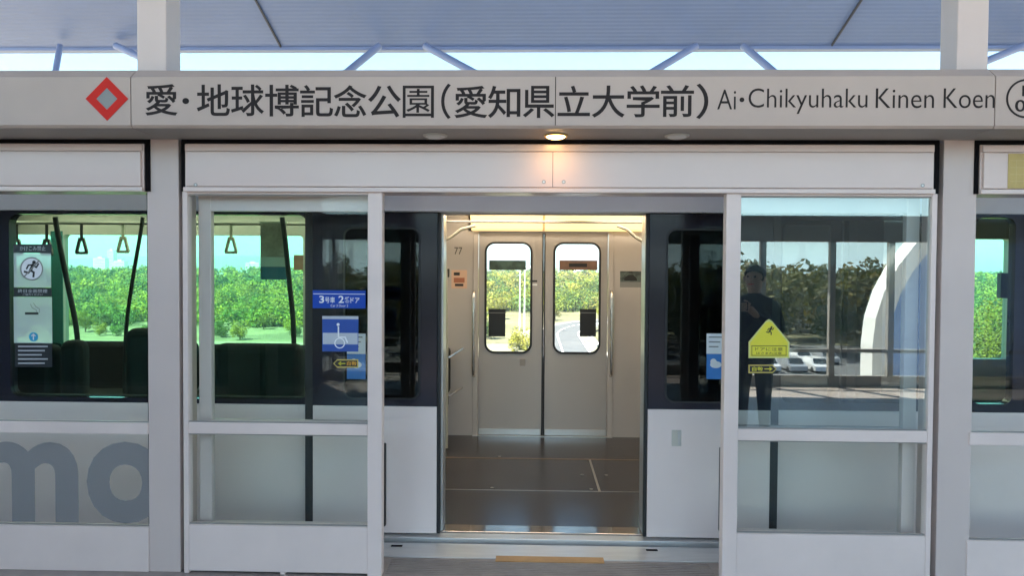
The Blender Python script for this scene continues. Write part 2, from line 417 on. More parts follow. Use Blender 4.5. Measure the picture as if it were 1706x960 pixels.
b.ring([(cx_-hw, cz_), (cx_, cz_-hh), (cx_+hw, cz_), (cx_, cz_+hh)], [(cx_-hw*0.5, cz_), (cx_, cz_-hh*0.5), (cx_+hw*0.5, cz_), (cx_, cz_+hh*0.5)], FY-0.003, FY-0.0005, RED)
k = 0.495
b.prism([(cx_-hw*k, cz_), (cx_, cz_-hh*k), (cx_+hw*k, cz_), (cx_, cz_+hh*k)], FY-0.002, FY-0.0005, GREYEM)
b.build('emblem', tl)
tn, _, _ = fascia('station_name_sign', 'long grey beam sign with the station name in dark kanji and roman letters', xa+g, xc-g)
b = MB(); b.box(xb-0.0016, xb+0.0016, FY-0.0012, FY+0.002, fz0+0.012, fz1-0.046, DARKGAP); b.build('panel_joint', tn)
b = MB()
chars = [('愛', 242, 296), ('・', 304, 315), ('地', 328, 383), ('球', 385, 440), ('博', 442, 498), ('記', 500, 555), ('念', 556, 611), ('公', 613, 668), ('園', 671, 723),
         ('（', 735, 751), ('愛', 757, 812), ('知', 813, 867), ('県', 871, 924), ('立', 929, 983), ('大', 986, 1041), ('学', 1044, 1099), ('前', 1101, 1156), ('）', 1160, 1180)]
for ch, p0, p1 in chars:
    mid = (p0+p1)/2; sag = -2.5+5*math.exp(-((mid-840)/420)**2)
    y0, y1 = (141.0+sag*0.7, 194.0+sag) if ch not in '・（）' else ((163, 173) if ch == '・' else (139, 198))
    if ch == '立': y1 -= 3
    xx0, xx1, zz0, zz1 = rect(p0, y0, p1, y1, FY)
    b.text(ch, xx0, xx1, zz0, zz1, FY-0.0005, INK, 0.0 if ch == '・' else (0.003 if ch == '園' else 0.012))
b.build('kanji_lettering', tn)
b = MB()
for wd, p0, p1, y0, y1 in (('Ai', 1195, 1226, 149, 182), ('·', 1232, 1240, 162, 170), ('Chikyuhaku', 1247, 1445, 147, 189.5), ('Kinen', 1459, 1556, 147, 180), ('Koen', 1572, 1657, 147, 180)):
    xx0, xx1, zz0, zz1 = rect(p0, y0, p1, y1, FY)
    b.text(wd, xx0, xx1, zz0, zz1, FY-0.0005, INK, -0.006)
b.build('roman_lettering', tn)
tr_, _, _ = fascia('station_number_sign', 'short grey beam sign with the station number in a ring', xc+g, 6.5)
cx_, cz_ = X(1709, 164, FY), Z(1709, 164, FY); rr = X(1709, 164, FY)-X(1676, 164, FY)
b = MB(); b.annulus(cx_, cz_, rr, rr*0.90, FY-0.0015, FY-0.0003, INK)
x0, x1, z0, z1 = rect(1703, 142, 1716, 160, FY); b.text('L', x0, x1, z0, z1, FY-0.0005, INK, 0.012)
x0, x1, z0, z1 = rect(1691, 166, 1728, 186, FY); b.text('07', x0, x1, z0, z1, FY-0.0005, INK, 0.012)
b.build('number_ring', tr_)

# downlights in the soffit of the sign beam
LAMPON = mat('lit_lamp', (1, 0.8, 0.5), 0.4, emit=(1.0, 0.60, 0.20), estr=3.5)
LAMPOFF = mat('frosted_lamp', (0.62, 0.60, 0.57), 0.35)
LAMPR = mat('lamp_ring', (0.5, 0.47, 0.42), 0.35, 0.3)
LAMPRB = mat('brass_lamp_ring', (0.45, 0.30, 0.10), 0.35, 0.5)
for px, on, lab in ((725, 0, 'unlit round downlight under the sign beam below the opening bracket'), (926, 1, 'round downlight glowing amber under the sign beam at its middle joint'), (1128, 0, 'unlit round downlight under the sign beam below the closing bracket')):
    q = at(px, 225, 3.44); zz = fz0
    t = thing('downlight', lab, 'ceiling lamp', (q.x, 3.44, zz), 'round downlights under the sign beam')
    def cyl(r, za, zb, m, rb=None):
        bb = MB(); n = 28; rb = rb or r
        vs = [(q.x+r*math.cos(2*math.pi*k/n), 3.44+r*math.sin(2*math.pi*k/n), za) for k in range(n)]+[(q.x+rb*math.cos(2*math.pi*k/n), 3.44+rb*math.sin(2*math.pi*k/n), zb) for k in range(n)]
        bb.add(vs, [(k, (k+1) % n, n+(k+1) % n, n+k) for k in range(n)]+[list(range(n)), [n+k for k in range(n)][::-1]], m)
        return bb
    cyl(0.060, zz-0.001, zz-0.008, LAMPRB if on else LAMPR, 0.056).build('ring', t)
    cyl(0.046, zz-0.0085, zz-0.016, LAMPON if on else LAMPOFF, 0.034).build('lens', t)
    if on:
        l = bpy.data.lights.new('lamp_light', 'SPOT'); l.energy = 0.13; l.color = (1, 0.42, 0.16); l.spot_size = R(150); l.spot_blend = 0.8; l.shadow_soft_size = 0.04
        lo = bpy.data.objects.new('lamp_light', l); COL.objects.link(lo); lo.parent = t; lo.location = (0, 0, -0.03)

# ------------------------------------------------------------------ platform door headers
HY = 3.56
def header(x0p, x1p, label, screws=(), joint=None, lo=None, hi=None):
    ym = 278
    x0 = X(x0p, ym, HY) if lo is None else lo; x1 = X(x1p, ym, HY) if hi is None else hi
    z1 = Z(900, 239, HY); z0 = Z(900, 321, HY)
    t = thing('door_header', label, 'door header', ((x0+x1)/2, HY+0.1, z0), 'white header boxes above the platform doors')
    zl = Z(900, 252, HY); zb = Z(900, 313, HY)
    b = MB(); b.box(x0, x1, HY+0.014, HY+0.17, z0, z1, HEADER, 0.003); b.build('case', t)
    b = MB(); b.box(x0+0.010, x1-0.010, HY, HY+0.0135, zb+0.003, zl-0.003, HEADER, 0.003)
    if joint is not None:
        b.box(joint-0.0012, joint+0.0012, HY-0.0006, HY, zb+0.004, zl-0.004, DARKGAP)
    b.build('cover_panel', t)
    b = MB(); b.box(x0+0.004, x1-0.004, HY+0.004, HY+0.0137, zl+0.001, z1-0.004, HEADER, 0.002); b.build('top_strip', t)
    b = MB(); b.box(x0-0.002, x1+0.0, HY-0.004, HY+0.0137, z0+0.001, zb-0.001, PSD, 0.002); b.build('bottom_strip', t)
    for px, py in screws:
        p = at(px, py, HY); b = MB(); b.annulus(p.x, p.z, 0.0095, 0.006, HY-0.002, HY-0.0004, SOFFIT, 16); b.disc(p.x, p.z, 0.006, HY-0.001, HY-0.0003, ALU, 14); b.build('key_lock', t)
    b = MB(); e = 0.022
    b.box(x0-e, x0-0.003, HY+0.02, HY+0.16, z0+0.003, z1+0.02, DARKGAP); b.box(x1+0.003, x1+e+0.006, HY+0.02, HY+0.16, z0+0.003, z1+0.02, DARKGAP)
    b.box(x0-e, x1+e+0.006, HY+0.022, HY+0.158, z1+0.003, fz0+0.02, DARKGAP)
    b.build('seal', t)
    return t
header(0, 237, 'white door header box above the screen with the pictogram notices', lo=-5.2)
header(306, 1559, 'long white door header box above the open doorway, lit by the amber lamp', ((326, 308), (906, 303), (939, 303), (1537, 309)), joint=X(921, 280, HY))
t = header(1636, 1900, 'white door header box with a brass coloured plate', hi=5.2)
BRASS = mat('brass_plate', (0.50, 0.36, 0.12), 0.4, 0.2, 0.15, 9)
BRASSL = mat('plate_lines', (0.60, 0.47, 0.22), 0.4)
x0, x1, z0, z1 = rect(1679, 256, 1760, 314, HY)
b = MB(); b.box(x0, x1, HY-0.0025, HY-0.0005, z0, z1, BRASS)
for k in range(1, 6): b.box(x0+(x1-x0)*k/6-0.001, x0+(x1-x0)*k/6+0.001, HY-0.0031, HY-0.0026, z0+0.02, z1-0.03, BRASSL)
for k in range(1, 5): b.box(x0+0.01, x1-0.01, HY-0.0036, HY-0.0032, z0+(z1-z0)*k/5-0.001, z0+(z1-z0)*k/5+0.001, BRASSL)
b.build('plate', t)

# ------------------------------------------------------------------ platform screen doors
PY = 3.58; LY = 3.67; FL = -0.032
def zz(py): return Z(900, py, PY)
Zg1 = zz(324); Zm1 = zz(711.5); Zm0 = zz(730.5); Zl0 = zz(884); Zk0 = FL+0.012
def side_panel(xo, xi, sgn, label, thin=0.026, wide=0.074, gm=None):
    """Fixed panel: xo its outer edge, xi the edge at the opening (sgn +1: opening on the +X side)."""
    t = thing('fixed_door_panel', label, 'door panel', ((xo+xi)/2, PY, 0.0), 'fixed glazed panels of the platform doors')
    o1 = xo+sgn*thin; i1 = xi-sgn*wide
    b = MB(); b.box(xo, o1, PY, PY+0.05, FL, Zg1+0.01, PSD, 0.003); b.box(i1, xi, PY-0.004, PY+0.055, FL, Zg1+0.01, PSD, 0.004)
    b.box(o1, i1, PY+0.002, PY+0.048, Zg1-0.003, Zg1+0.01, PSD, 0.001)
    b.build('frame', t)
    b = MB(); b.box(o1, i1, PY+0.001, PY+0.049, Zm0, Zm1, PSD, 0.003); b.build('mid_rail', t)
    e = 0.006
    b = MB(); b.box(o1, i1, PY+0.018, PY+0.026, Zm1+0.001, Zg1-0.004, gm or GL_PSD); b.build('upper_glass', t)
    b = MB(); b.box(o1, i1, PY+0.018, PY+0.026, Zl0+0.001, Zm0-0.001, GL_PSD); b.build('lower_glass', t)
    b = MB()
    for za, zb in ((Zm1, Zm1+e), (Zg1-0.004-e, Zg1-0.0035), (Zl0, Zl0+e), (Zm0-e, Zm0)):
        b.box(o1, i1, PY+0.010, PY+0.0178, za, zb, SOFFIT)
    b.build('glazing_bead', t)
    b = MB(); b.box(o1, i1, PY+0.001, PY+0.05, Zk0, Zl0-0.001, PSD, 0.003); b.build('kick_panel', t)
    b = MB(); xm = (xo+xi)/2; b.box(xm-0.012, xm+0.012, PY+0.004, PY+0.045, FL, Zk0-0.001, PSD); b.build('foot', t)
    b = MB(); b.box(o1, xm-0.013, PY+0.045, PY+0.055, FL, Zk0-0.002, DARKGAP); b.box(xm+0.013, i1, PY+0.045, PY+0.055, FL, Zk0-0.002, DARKGAP); b.build('recess_shade', t)  # black backing that paints in the shadow under the kick panel
    return t
XLo, XLi = X(305, 640, PY), X(636.5, 640, PY); XRi, XRo = X(1206, 640, PY), X(1556, 640, PY)
pl = side_panel(XLo, XLi, 1, 'fixed glazed door panel with the blue car number sticker')
pr = side_panel(XRo, XRi, -1, 'fixed glazed door panel with the yellow triangle sticker', gm=GL_PSD2)

def slider(xt, xl, sgn, label):
    """Sliding leaf drawn back behind its fixed panel: xt trailing edge, xl leading edge."""
    t = thing('sliding_door_leaf', label, 'sliding door', ((xt+xl)/2, LY, 0.02), 'sliding leaves of the platform doors')
    st = 0.066; a = xt+sgn*st; c = xl-sgn*0.06; zt = Z(900, 326, LY); zr = Z(900, 354, LY)
    b = MB(); b.box(xt, a, LY, LY+0.04, 0.02, zt, PSD2, 0.003); b.box(c, xl, LY, LY+0.04, 0.02, zt, PSD2, 0.003); b.box(a, c, LY+0.001, LY+0.039, zr, zt-0.001, PSD2, 0.002)
    b.box(a, c, LY+0.001, LY+0.039, 0.03, Zl0-0.02, PSD2, 0.002); b.box(a, c, LY+0.001, LY+0.039, Zm0+0.004, Zm1-0.004, PSD2, 0.002)
    b.build('frame', t)
    b = MB(); b.box(a, c, LY+0.016, LY+0.024, Zm1-0.003, zr-0.001, GL_PSD); b.build('upper_glass', t)
    b = MB(); b.box(a, c, LY+0.016, LY+0.024, Zl0-0.019, Zm0+0.003, GL_PSD); b.build('lower_glass', t)
    z0, z1 = Z(640, 879, LY), Z(640, 741, LY)
    b = MB(); b.box(xl+sgn*0.001, xl+sgn*0.016, LY+0.004, LY+0.036, z0, z1, RUBBER, 0.004); b.build('rubber_edge', t)
    return t
slider(X(331, 500, LY), X(636.5, 800, LY), 1, 'sliding door leaf drawn back behind the panel with the blue sticker')
slider(X(1530, 500, LY), X(1205.5, 800, LY), -1, 'sliding door leaf drawn back behind the panel with the yellow triangle')

def fence(x0, x1, label, zs, foot):
    """Fixed glazed screen between the door bays."""
    z_t, z_m1, z_m0, z_l, z_k = zs
    t = thing('fixed_screen', label, 'glass screen', ((x0+x1)/2, PY, 0), 'fixed glazed screens between the door bays')
    b = MB(); b.box(x0, x1, PY, PY+0.05, z_m0, z_m1, PSD, 0.003); b.build('mid_rail', t)
    b = MB(); b.box(x0, x1, PY+0.018, PY+0.026, z_m1+0.001, z_t, GL_PSD); b.build('upper_glass', t)
    lg = MB(); lg.box(x0, x1, PY+0.018, PY+0.026, z_l+0.001, z_m0-0.001, GL_PSD); lo = lg.build('lower_glass', t)
    b = MB(); b.box(x0, x1, PY+0.010, PY+0.0178, z_l, z_l+0.006, SOFFIT); b.box(x0, x1, PY+0.010, PY+0.0178, z_m1, z_m1+0.005, SOFFIT); b.build('glazing_bead', t)
    b = MB(); b.box(x0, x1, PY+0.001, PY+0.05, z_k, z_l-0.001, PSD, 0.003); b.build('kick_panel', t)
    b = MB(); f = foot; b.box(f-0.014, f+0.014, PY+0.004, PY+0.045, FL, z_k-0.001, PSD); b.build('foot', t)
    b = MB(); b.box(x0, x1, PY+0.0455, PY+0.055, FL, z_k-0.002, DARKGAP); b.build('recess_shade', t)  # black strip in place of the shadow below the screen
    return t, lo
fl, flg = fence(-5.2, X(245, 560, PY), 'glass screen with pictogram notices and large grey letters below', (Z(120, 318, PY), Z(120, 704, PY), Z(120, 723, PY), Z(120, 877, PY), Z(120, 952, PY)), X(59, 955, PY))
fr, frg = fence(X(1619, 560, PY), 5.2, 'clear glass screen beside the column, with no lettering', (Z(1660, 323, PY), Z(1660, 722, PY), Z(1660, 743, PY), Z(1660, 902, PY), Z(1660, 975, PY)), X(1800, 955, PY))

# big grey lettering on the lower glass
LETT = film('grey_glass_film', (0.27, 0.265, 0.275), 0.62)
fy = PY+0.0175
x0, x1, z0, z1 = rect(141, 738, 272, 875, PY)
b = MB(); b.text('o', x0, x1, z0, z1, fy, LETT, 0.034, 0.0006)
x0, x1, z0, z1 = rect(-57, 738, 127, 872, PY); b.text('m', x0, x1, z0, z1, fy, LETT, 0.030, 0.0006)
x0, x1, z0, z1 = rect(-112, 738, -78, 872, PY); b.box(x0, x1, fy-0.0006, fy, z0, z1, LETT)
x0, x1, z0, z1 = rect(-245, 738, -132, 872, PY); b.text('n', x0, x1, z0, z1, fy, LETT, 0.034, 0.0006)
b.build('lettering', flg)

# ------------------------------------------------------------------ stickers
PALE = film('pale_see_through_film', (0.62, 0.68, 0.66), 0.55)
DARKF = film('dark_film', (0.02, 0.025, 0.03), 0.9)
TEALF = film('teal_film', (0.02, 0.16, 0.16), 0.55)
SY = PY+0.0174
def R4(x0, y0, x1, y1): return rect(x0, y0, x1, y1, SY)
b = MB()
def pb(bb, x0, y0, x1, y1, m, lay=0):
    a = R4(x0, y0, x1, y1); bb.box(a[0], a[1], SY-0.0004-0.0006*lay, SY-0.0006*lay, a[2], a[3], m)
pb(b, 23, 422, 85, 479, PALE); pb(b, 23, 495, 87, 572, PALE); pb(b, 22, 407, 86, 421.5, DARKF); pb(b, 23, 479.5, 86, 494.5, DARKF); pb(b, 25, 572.5, 87, 612, DARKF)
def ptxt(bb, s, x0, y0, x1, y1, m, lay=1, bold=0.0):
    a = R4(x0, y0, x1, y1); bb.text(s, a[0], a[1], a[2], a[3], SY-0.0006*lay, m, bold, 0.0004)
LGREY = mat('light_grey_print', (0.42, 0.43, 0.45), 0.5)
ptxt(b, 'かけこみ禁止', 33, 410, 76, 418, LGREY); ptxt(b, '終日全面禁煙', 30, 482, 79, 488, LGREY); ptxt(b, 'ご協力ください', 38, 489, 71, 493, LGREY)
def pxy(px, py): p = at(px, py, SY); return p.x, p.z
def pr_(n): return n*SY/FPX
cx_, cz_ = pxy(53, 448); b.disc(cx_, cz_, pr_(20), SY-0.001, SY-0.0006, WHITE); b.annulus(cx_, cz_, pr_(20), pr_(17.8), SY-0.0016, SY-0.0011, GREYEM)
def pline(bb, pts, wd, m, lay=2):
    """Flat stroke of wd pixels through pixel points."""
    for (xa, ya), (xb_, yb) in zip(pts[:-1], pts[1:]):
        (ax, az), (bx, bz_) = pxy(xa, ya), pxy(xb_, yb); d = Vector((bx-ax, bz_-az)); L_ = d.length; d /= L_; n = Vector((-d.y, d.x))*pr_(wd)/2
        e = d*pr_(wd)*0.3
        bb.prism([(ax-e.x+n.x, az-e.y+n.y), (ax-e.x-n.x, az-e.y-n.y), (bx+e.x-n.x, bz_+e.y-n.y), (bx+e.x+n.x, bz_+e.y+n.y)], SY-0.0006*lay-0.0005, SY-0.0006*lay, m)
def figure(bb, fx, fy, s, m, lay=2):
    """Running-figure pictogram."""
    q = lambda pts: [(fx+a*s, fy+c*s) for a, c in pts]
    (hx, hz) = pxy(fx+3.4*s, fy-9*s); bb.disc(hx, hz, pr_(2.6*s), SY-0.0006*lay-0.0011, SY-0.0006*lay-0.0006, m, 16)
    pline(bb, q([(2, -5.5), (-1.5, 2)]), 4.2*s, m, lay); pline(bb, q([(-1.5, 2), (3, 5), (2.5, 11)]), 2.8*s, m, lay); pline(bb, q([(-1.5, 2), (-4.5, 5.5), (-10, 4)]), 2.8*s, m, lay)
    pline(bb, q([(2, -5), (6.5, -2), (9.5, -7)]), 2.2*s, m, lay); pline(bb, q([(1, -5.5), (-4.5, -5), (-7, 0)]), 2.2*s, m, lay)
figure(b, 53, 448, 1.2, BLACKP)
pline(b, [(40, 462), (66, 434)], 2.2, GREYEM, 4)
pline(b, [(43, 522.5), (59, 522.5)], 4, BLACKP, 1); pline(b, [(61, 522.5), (63, 522.5)], 4, BLACKP, 1); pline(b, [(66, 521), (66, 515), (60, 511), (56, 505)], 1.4, GREYEM, 1); pline(b, [(61, 520), (61, 517), (54, 513), (51, 507)], 1.4, GREYEM, 1)
cx_, cz_ = pxy(56, 561.5); LBLUE = mat('light_blue_print', (0.03, 0.30, 0.50), 0.4); b.disc(cx_, cz_, pr_(8), SY-0.001, SY-0.0006, LBLUE)
pline(b, [(56, 566), (56, 557)], 1.8, WHITE, 2); pline(b, [(53, 560), (56, 556.5), (59, 560)], 1.6, WHITE, 2)
for k in range(5):
    pline(b, [(31, 577.5+7*k), (31+48-(k % 3)*5, 577.5+7*k)], 2.4, LGREY, 1)
b.build('notice_sticker', fl)

b = MB()
pb(b, 521, 484, 609, 514, BLUE); pb(b, 522, 489.5, 608, 490.5, WHITE, 1)
ptxt(b, '3', 532, 493, 540, 505, WHITE, 1, 0.02); ptxt(b, '号車', 541.5, 495, 558, 505, WHITE, 1, 0.01); ptxt(b, '2', 564, 493, 573, 505, WHITE, 1, 0.02); ptxt(b, '番', 574, 495, 583, 505, WHITE, 1, 0.01); ptxt(b, 'ドア', 584, 496, 599, 505, WHITE, 1, 0.01)
ptxt(b, 'Car 3 Door 2', 551, 507.5, 580, 511.5, WHITE, 1)
b.build('car_number_sticker', pl)
b = MB()
BLUEF = film('blue_film', (0.02, 0.09, 0.42), 0.8); WHITEF = film('white_film', (0.7, 0.74, 0.8), 0.6)
pb(b, 537, 532, 597, 586, BLUEF); pb(b, 538, 555, 596, 574, WHITEF, 1); pb(b, 537, 527, 597, 532, WHITEF)
cx_, cz_ = pxy(566, 572); b.annulus(cx_, cz_, pr_(9), pr_(7.3), SY-0.0016, SY-0.0011, WHITE, 28)
pline(b, [(564, 545), (564, 562), (575, 562), (579, 571)], 2.4, WHITE, 3); cx_, cz_ = pxy(563.5, 541); b.disc(cx_, cz_, pr_(2.6), SY-0.002, SY-0.0016, WHITE, 14)
b.build('wheelchair_sticker', pl)
def arrow_sticker(x0, y0, x1, y1, left, parent):
    b = MB(); c = 7; ym = (y0+y1)/2
    def hexo(g):
        P = [(x0+c, y0+g), (x1-g, y0+g), (x1-g, y1-g), (x0+c, y1-g), (x0+g, ym)] if left else [(x0+g, y0+g), (x1-c, y0+g), (x1-g, ym), (x1-c, y1-g), (x0+g, y1-g)]
        return [pxy(*p) for p in P]
    b.prism(hexo(0), SY-0.0005, SY, YELLOWD); b.prism(hexo(2), SY-0.0011, SY-0.0006, BLACKP)
    if left:
        pline(b, [(564, ym), (575, ym)], 1.6, YELLOW, 2); pline(b, [(568, ym-2.6), (564, ym), (568, ym+2.6)], 1.4, YELLOW, 2); ptxt(b, '自動', 578, y0+3.5, 594, y1-3.5, ORANGEP, 2, 0.01)
    else:
        ptxt(b, '自動', 1253, y0+3.5, 1271, y1-3.5, YELLOW, 2, 0.01); pline(b, [(1274, ym), (1286, ym)], 1.6, YELLOW, 2); pline(b, [(1282, ym-2.6), (1286, ym), (1282, ym+2.6)], 1.4, YELLOW, 2)
    b.build('arrow_sticker', parent)
arrow_sticker(555, 599, 597, 613, True, pl)
arrow_sticker(1247, 608, 1294, 622, False, pr)
b = MB()
def tri(g):
    P = [(1281, 532+g*1.5), (1286, 535+g), (1315-g, 570+g*0.4), (1315-g, 597-g), (1247+g, 597-g), (1247+g, 570+g*0.4), (1276, 535+g)]
    return [pxy(*p) for p in P]
b.prism(tri(0), SY-0.0005, SY, mat('pale_yellow_border', (0.60, 0.60, 0.20), 0.4)); b.prism(tri(2.6), SY-0.0011, SY-0.0006, YELLOW)
figure(b, 1283, 551, 0.62, BLACKP, 2)
pline(b, [(1252, 576.5), (1310, 576.5)], 1, BLACKP, 2); pline(b, [(1252, 592.5), (1310, 592.5)], 1, BLACKP, 2); pline(b, [(1252.5, 577), (1252.5, 592)], 0.9, BLACKP, 2.01); pline(b, [(1309.5, 577), (1309.5, 592)], 0.9, BLACKP, 2.01)
ptxt(b, 'ドアに注意', 1258, 579, 1304, 585, BLACKP, 2); ptxt(b, 'はさまれ注意', 1260, 586.5, 1302, 591, BLACKP, 2)
b.build('warning_sticker', pr)

# door sills at the platform edge
b = MB(); b.box(-5.2, 5.2, PE+0.003, 4.030, -0.2, -0.030, SILL, 0.002)
sill = b.build('platform_sill'); tag(sill, 'worn aluminium sill along the platform edge, in front of the train', 'sill')
b = MB()
for px in (661, 1086):
    p = at(px, 909 if px < 900 else 914, 3.98); b.box(p.x-0.032, p.x+0.032, 3.968, 3.990, -0.0295, -0.0275, DARKGAP)
b.build('drain_slot', sill)
b = MB(); b.box(-5.2, 5.2, 4.031, 4.062, -0.2, -0.045, RUBBER); b.build('gap_filler', sill)
x0, x1 = X(826, 928, 3.83), X(1006, 928, 3.83)
b = MB(); b.box(x0, x1, 3.790, 3.862, -0.0335, -0.0275, ORANGE, 0.001)
tag(b.build('edge_strip'), 'short orange strip set across the platform edge in the open doorway', 'strip')
b = MB()
for k in range(9):
    y = 3.62+0.022*k; b.box(XLi+0.01, XRi-0.01, y, y+0.009, -0.0335, -0.0300, PLATF)
struct(b.build('platform_ribs'))

# ------------------------------------------------------------------ train
TY = 4.15; DY = 4.10; FWY = 6.60
ZB = Z(904, 679, TY); ZT = Z(904, 354, TY)            # dark band lower and upper edge
XD0, XD1 = X(733, 620, TY), X(1075, 620, TY)          # clear doorway
XMID = (XD0+XD1)/2
train = thing('train', 'white train with a black window band, one double door open at the platform', 'train', (XMID, TY, 0))
XA, XB = -6.0, 6.2
WL0, WL1 = X(16, 500, TY), X(512, 500, TY); WZ0, WZ1 = Z(260, 664, TY), Z(260, 357, TY)
WR0, WR1 = X(1622, 500, TY), X(1690, 500, TY)
jx0, jx1 = XD0-0.004, XD1+0.004
# body shell: lower white skin, dark band with window openings, top
b = MB()
for xa_, xb_ in ((XA, jx0), (jx1, XB)): b.box(xa_, xb_, TY, TY+0.07, -0.14, ZB-0.001, BODY, 0.004)
b.box(XA, XB, TY+0.01, FWY+0.13, -0.9, -0.14, BAND)
b.build('lower_body', train)
b = MB()
b.box(XA, XB, TY-0.085, TY-0.002, -0.05, -0.012, SILL, 0.003)
b.build('threshold_step', train)
bd = MB()
def bandring(x0, x1, ox0, ox1, oz0, oz1, r):
    bd.ring(rrect(x0, x1, ZB, ZT, 0.0005), rrect(ox0, ox1, oz0, oz1, r), TY, TY+0.06, BAND)
bandring(WL0-0.9, jx0-0.0, WL0, WL1, WZ0, WZ1, 0.06)
bd.box(XA, WL0-0.901, TY, TY+0.06, ZB, ZT, BAND)
bd.box(jx1, WR0-0.14, TY, TY+0.06, ZB, ZT, BAND)
bandring(WR0-0.139, WR1+0.5, WR0, WR1+0.0, WZ0+0.02, WZ1, 0.05)
bd.box(WR1+0.501, XB, TY, TY+0.06, ZB, ZT, BAND)
bd.build('window_band', train)
def win(name, x0, x1, z0, z1, r, y, m):
    q = MB(); q.prism(rrect(x0, x1, z0, z1, r), y, y+0.006, m); return q.build(name, train)
win('window', WL0-0.002, WL1+0.002, WZ0-0.002, WZ1+0.002, 0.06, TY+0.014, GL_TRAIN)
win('window', WR0-0.002, WR1+0.002, WZ0+0.018, WZ1+0.002, 0.05, TY+0.014, GL_TRAIN)
win('blank_window', X(1302, 500, TY), WR0-0.30, WZ0+0.02, WZ1-0.02, 0.05, TY-0.006, BLACKGLASS)
b = MB(); b.box(XA, XB, TY, TY+0.08, ZT+0.001, 2.62, BODYTOP, 0.004); b.build('upper_body', train)
b = MB(); n = 10; pr2 = []
for k in range(n+1):
    a = math.pi*k/n; pr2.append(((TY+FWY+0.10)/2-math.cos(a)*((FWY+0.10-TY)/2), 2.62+0.10*math.sin(a)))
v = [(x, y, z) for x in (XA, XB) for y, z in pr2]
b.add(v, [(k, k+1, n+2+k, n+1+k) for k in range(n)]+[list(range(n+1)), list(range(n+1, 2*n+2))], BODYTOP, True); b.build('roof', train)
b = MB(); b.box(XA-0.01, XA, TY, FWY+0.1, -0.1, 2.62, BODY); b.build('end_wall', train)
b = MB(); b.box(XB, XB+0.01, TY, FWY+0.1, -0.1, 2.62, BODY); b.build('end_wall', train)

# outside-hung door leaves, slid open
ZL1 = ZT+0.0; ZLb = Z(904, 896, DY)
def outer_leaf(sg, x_in, x_out, wx0, wx1, label=None):
    lf = thing('outer_door', None, None); lf.parent = train; del_ = train.location; lf.location = (-del_[0], -del_[1], -del_[2])
    wz0, wz1 = Z(904, 667, DY), Z(904, 382, DY)
    xa_, xb_ = min(x_in, x_out), max(x_in, x_out)
    zb = Z(904, 680, DY); zt = Z(904, 356, DY)
    b = MB(); b.ring(rrect(xa_, xb_, zb, zt, 0.0005), rrect(wx0, wx1, wz0, wz1, 0.05), DY, DY+0.034, BAND); b.build('upper_panel', lf)
    b = MB(); b.box(xa_, xb_, DY-0.001, DY+0.034, 0.0, zb-0.001, BODY, 0.003); b.build('lower_panel', lf)
    b = MB(); b.prism(rrect(wx0-0.002, wx1+0.002, wz0-0.002, wz1+0.002, 0.05), DY+0.008, DY+0.014, GL_DARK); b.build('window', lf)
    b = MB(); b.ring(rrect(wx0-0.008, wx1+0.008, wz0-0.008, wz1+0.008, 0.056), rrect(wx0+0.004, wx1-0.004, wz0+0.004, wz1-0.004, 0.046), DY-0.003, DY-0.0005, RUBBER); b.build('window_gasket', lf)
    b = MB()
    b.box(x_in+0.001*sg, x_in+0.020*sg, DY+0.0, DY+0.03, 0.0, zt, RUBBER, 0.004); b.build('leading_rubber', lf)
    b = MB(); b.box(x_out-0.001*sg, x_out-0.046*sg, DY+0.002, DY+0.03, 0.01, zt, RUBBER, 0.002); b.build('trailing_gap_shade', lf)  # black strip standing in for the gap and shadow at the leaf's rear edge
    return lf
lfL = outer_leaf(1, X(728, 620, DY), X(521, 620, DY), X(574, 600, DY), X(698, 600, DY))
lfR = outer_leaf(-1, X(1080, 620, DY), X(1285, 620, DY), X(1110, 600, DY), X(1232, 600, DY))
# pull plate and posters on the leaves
def dbox(bb, x0, y0, x1, y1, y, m, t=0.002, bev=0.0):
    a = rect(x0, y0, x1, y1, y); bb.box(a[0], a[1], y-t, y-0.0002, a[2], a[3], m, bev)
b = MB(); dbox(b, 1119, 717, 1135, 744, DY-0.0008, mat('beige_plate', (0.55, 0.52, 0.45), 0.4), 0.002, 0.0008); dbox(b, 1129, 719, 1134, 742, DY-0.003, ALU, 0.003); b.build('pull_plate', lfR)
POSTB = mat('poster_blue', (0.04, 0.20, 0.55), 0.4)
for lf, x0, x1 in ((lfR, 1177, 1208), (lfL, 578, 609)):
    b = MB(); yy = DY+0.0076
    dbox(b, x0, 556, x1, 590, yy, WHITE, 0.0006); dbox(b, x0, 590.2, x1, 632, yy, POSTB, 0.0006)
    p = at((x0+x1)/2, 608, yy); b.disc(p.x, p.z, 0.033, yy-0.0014, yy-0.0008, WHITE, 20, 0.02); p = at((x0+x1)/2-4, 603, yy); b.disc(p.x, p.z, 0.018, yy-0.0021, yy-0.0015, WHITE, 16)
    for k in range(3): dbox(b, x0+4, 561+8*k, x1-5-3*k, 563+8*k, yy-0.0008, GREYEM, 0.0004)
    b.build('door_poster', lf)
# door surround and header trim
b = MB()
ztj = Z(904, 357, TY)
b.box(jx0, jx0+0.024, TY-0.01, TY+0.12, 0.002, ztj, ALU, 0.003); b.build('door_jamb', train)
b = MB(); b.box(jx1-0.014, jx1, TY-0.01, TY+0.12, 0.002, ztj, ALU, 0.003)
b.build('door_jamb', train)
zh0, zh1 = Z(904, 355, DY), Z(904, 322, DY)
b = MB(); b.box(X(500, 340, DY), X(1310, 340, DY), DY-0.03, TY-0.002, zh0+0.004, zh1+0.05, BODYTOP, 0.006); b.build('door_rail_cover', train)
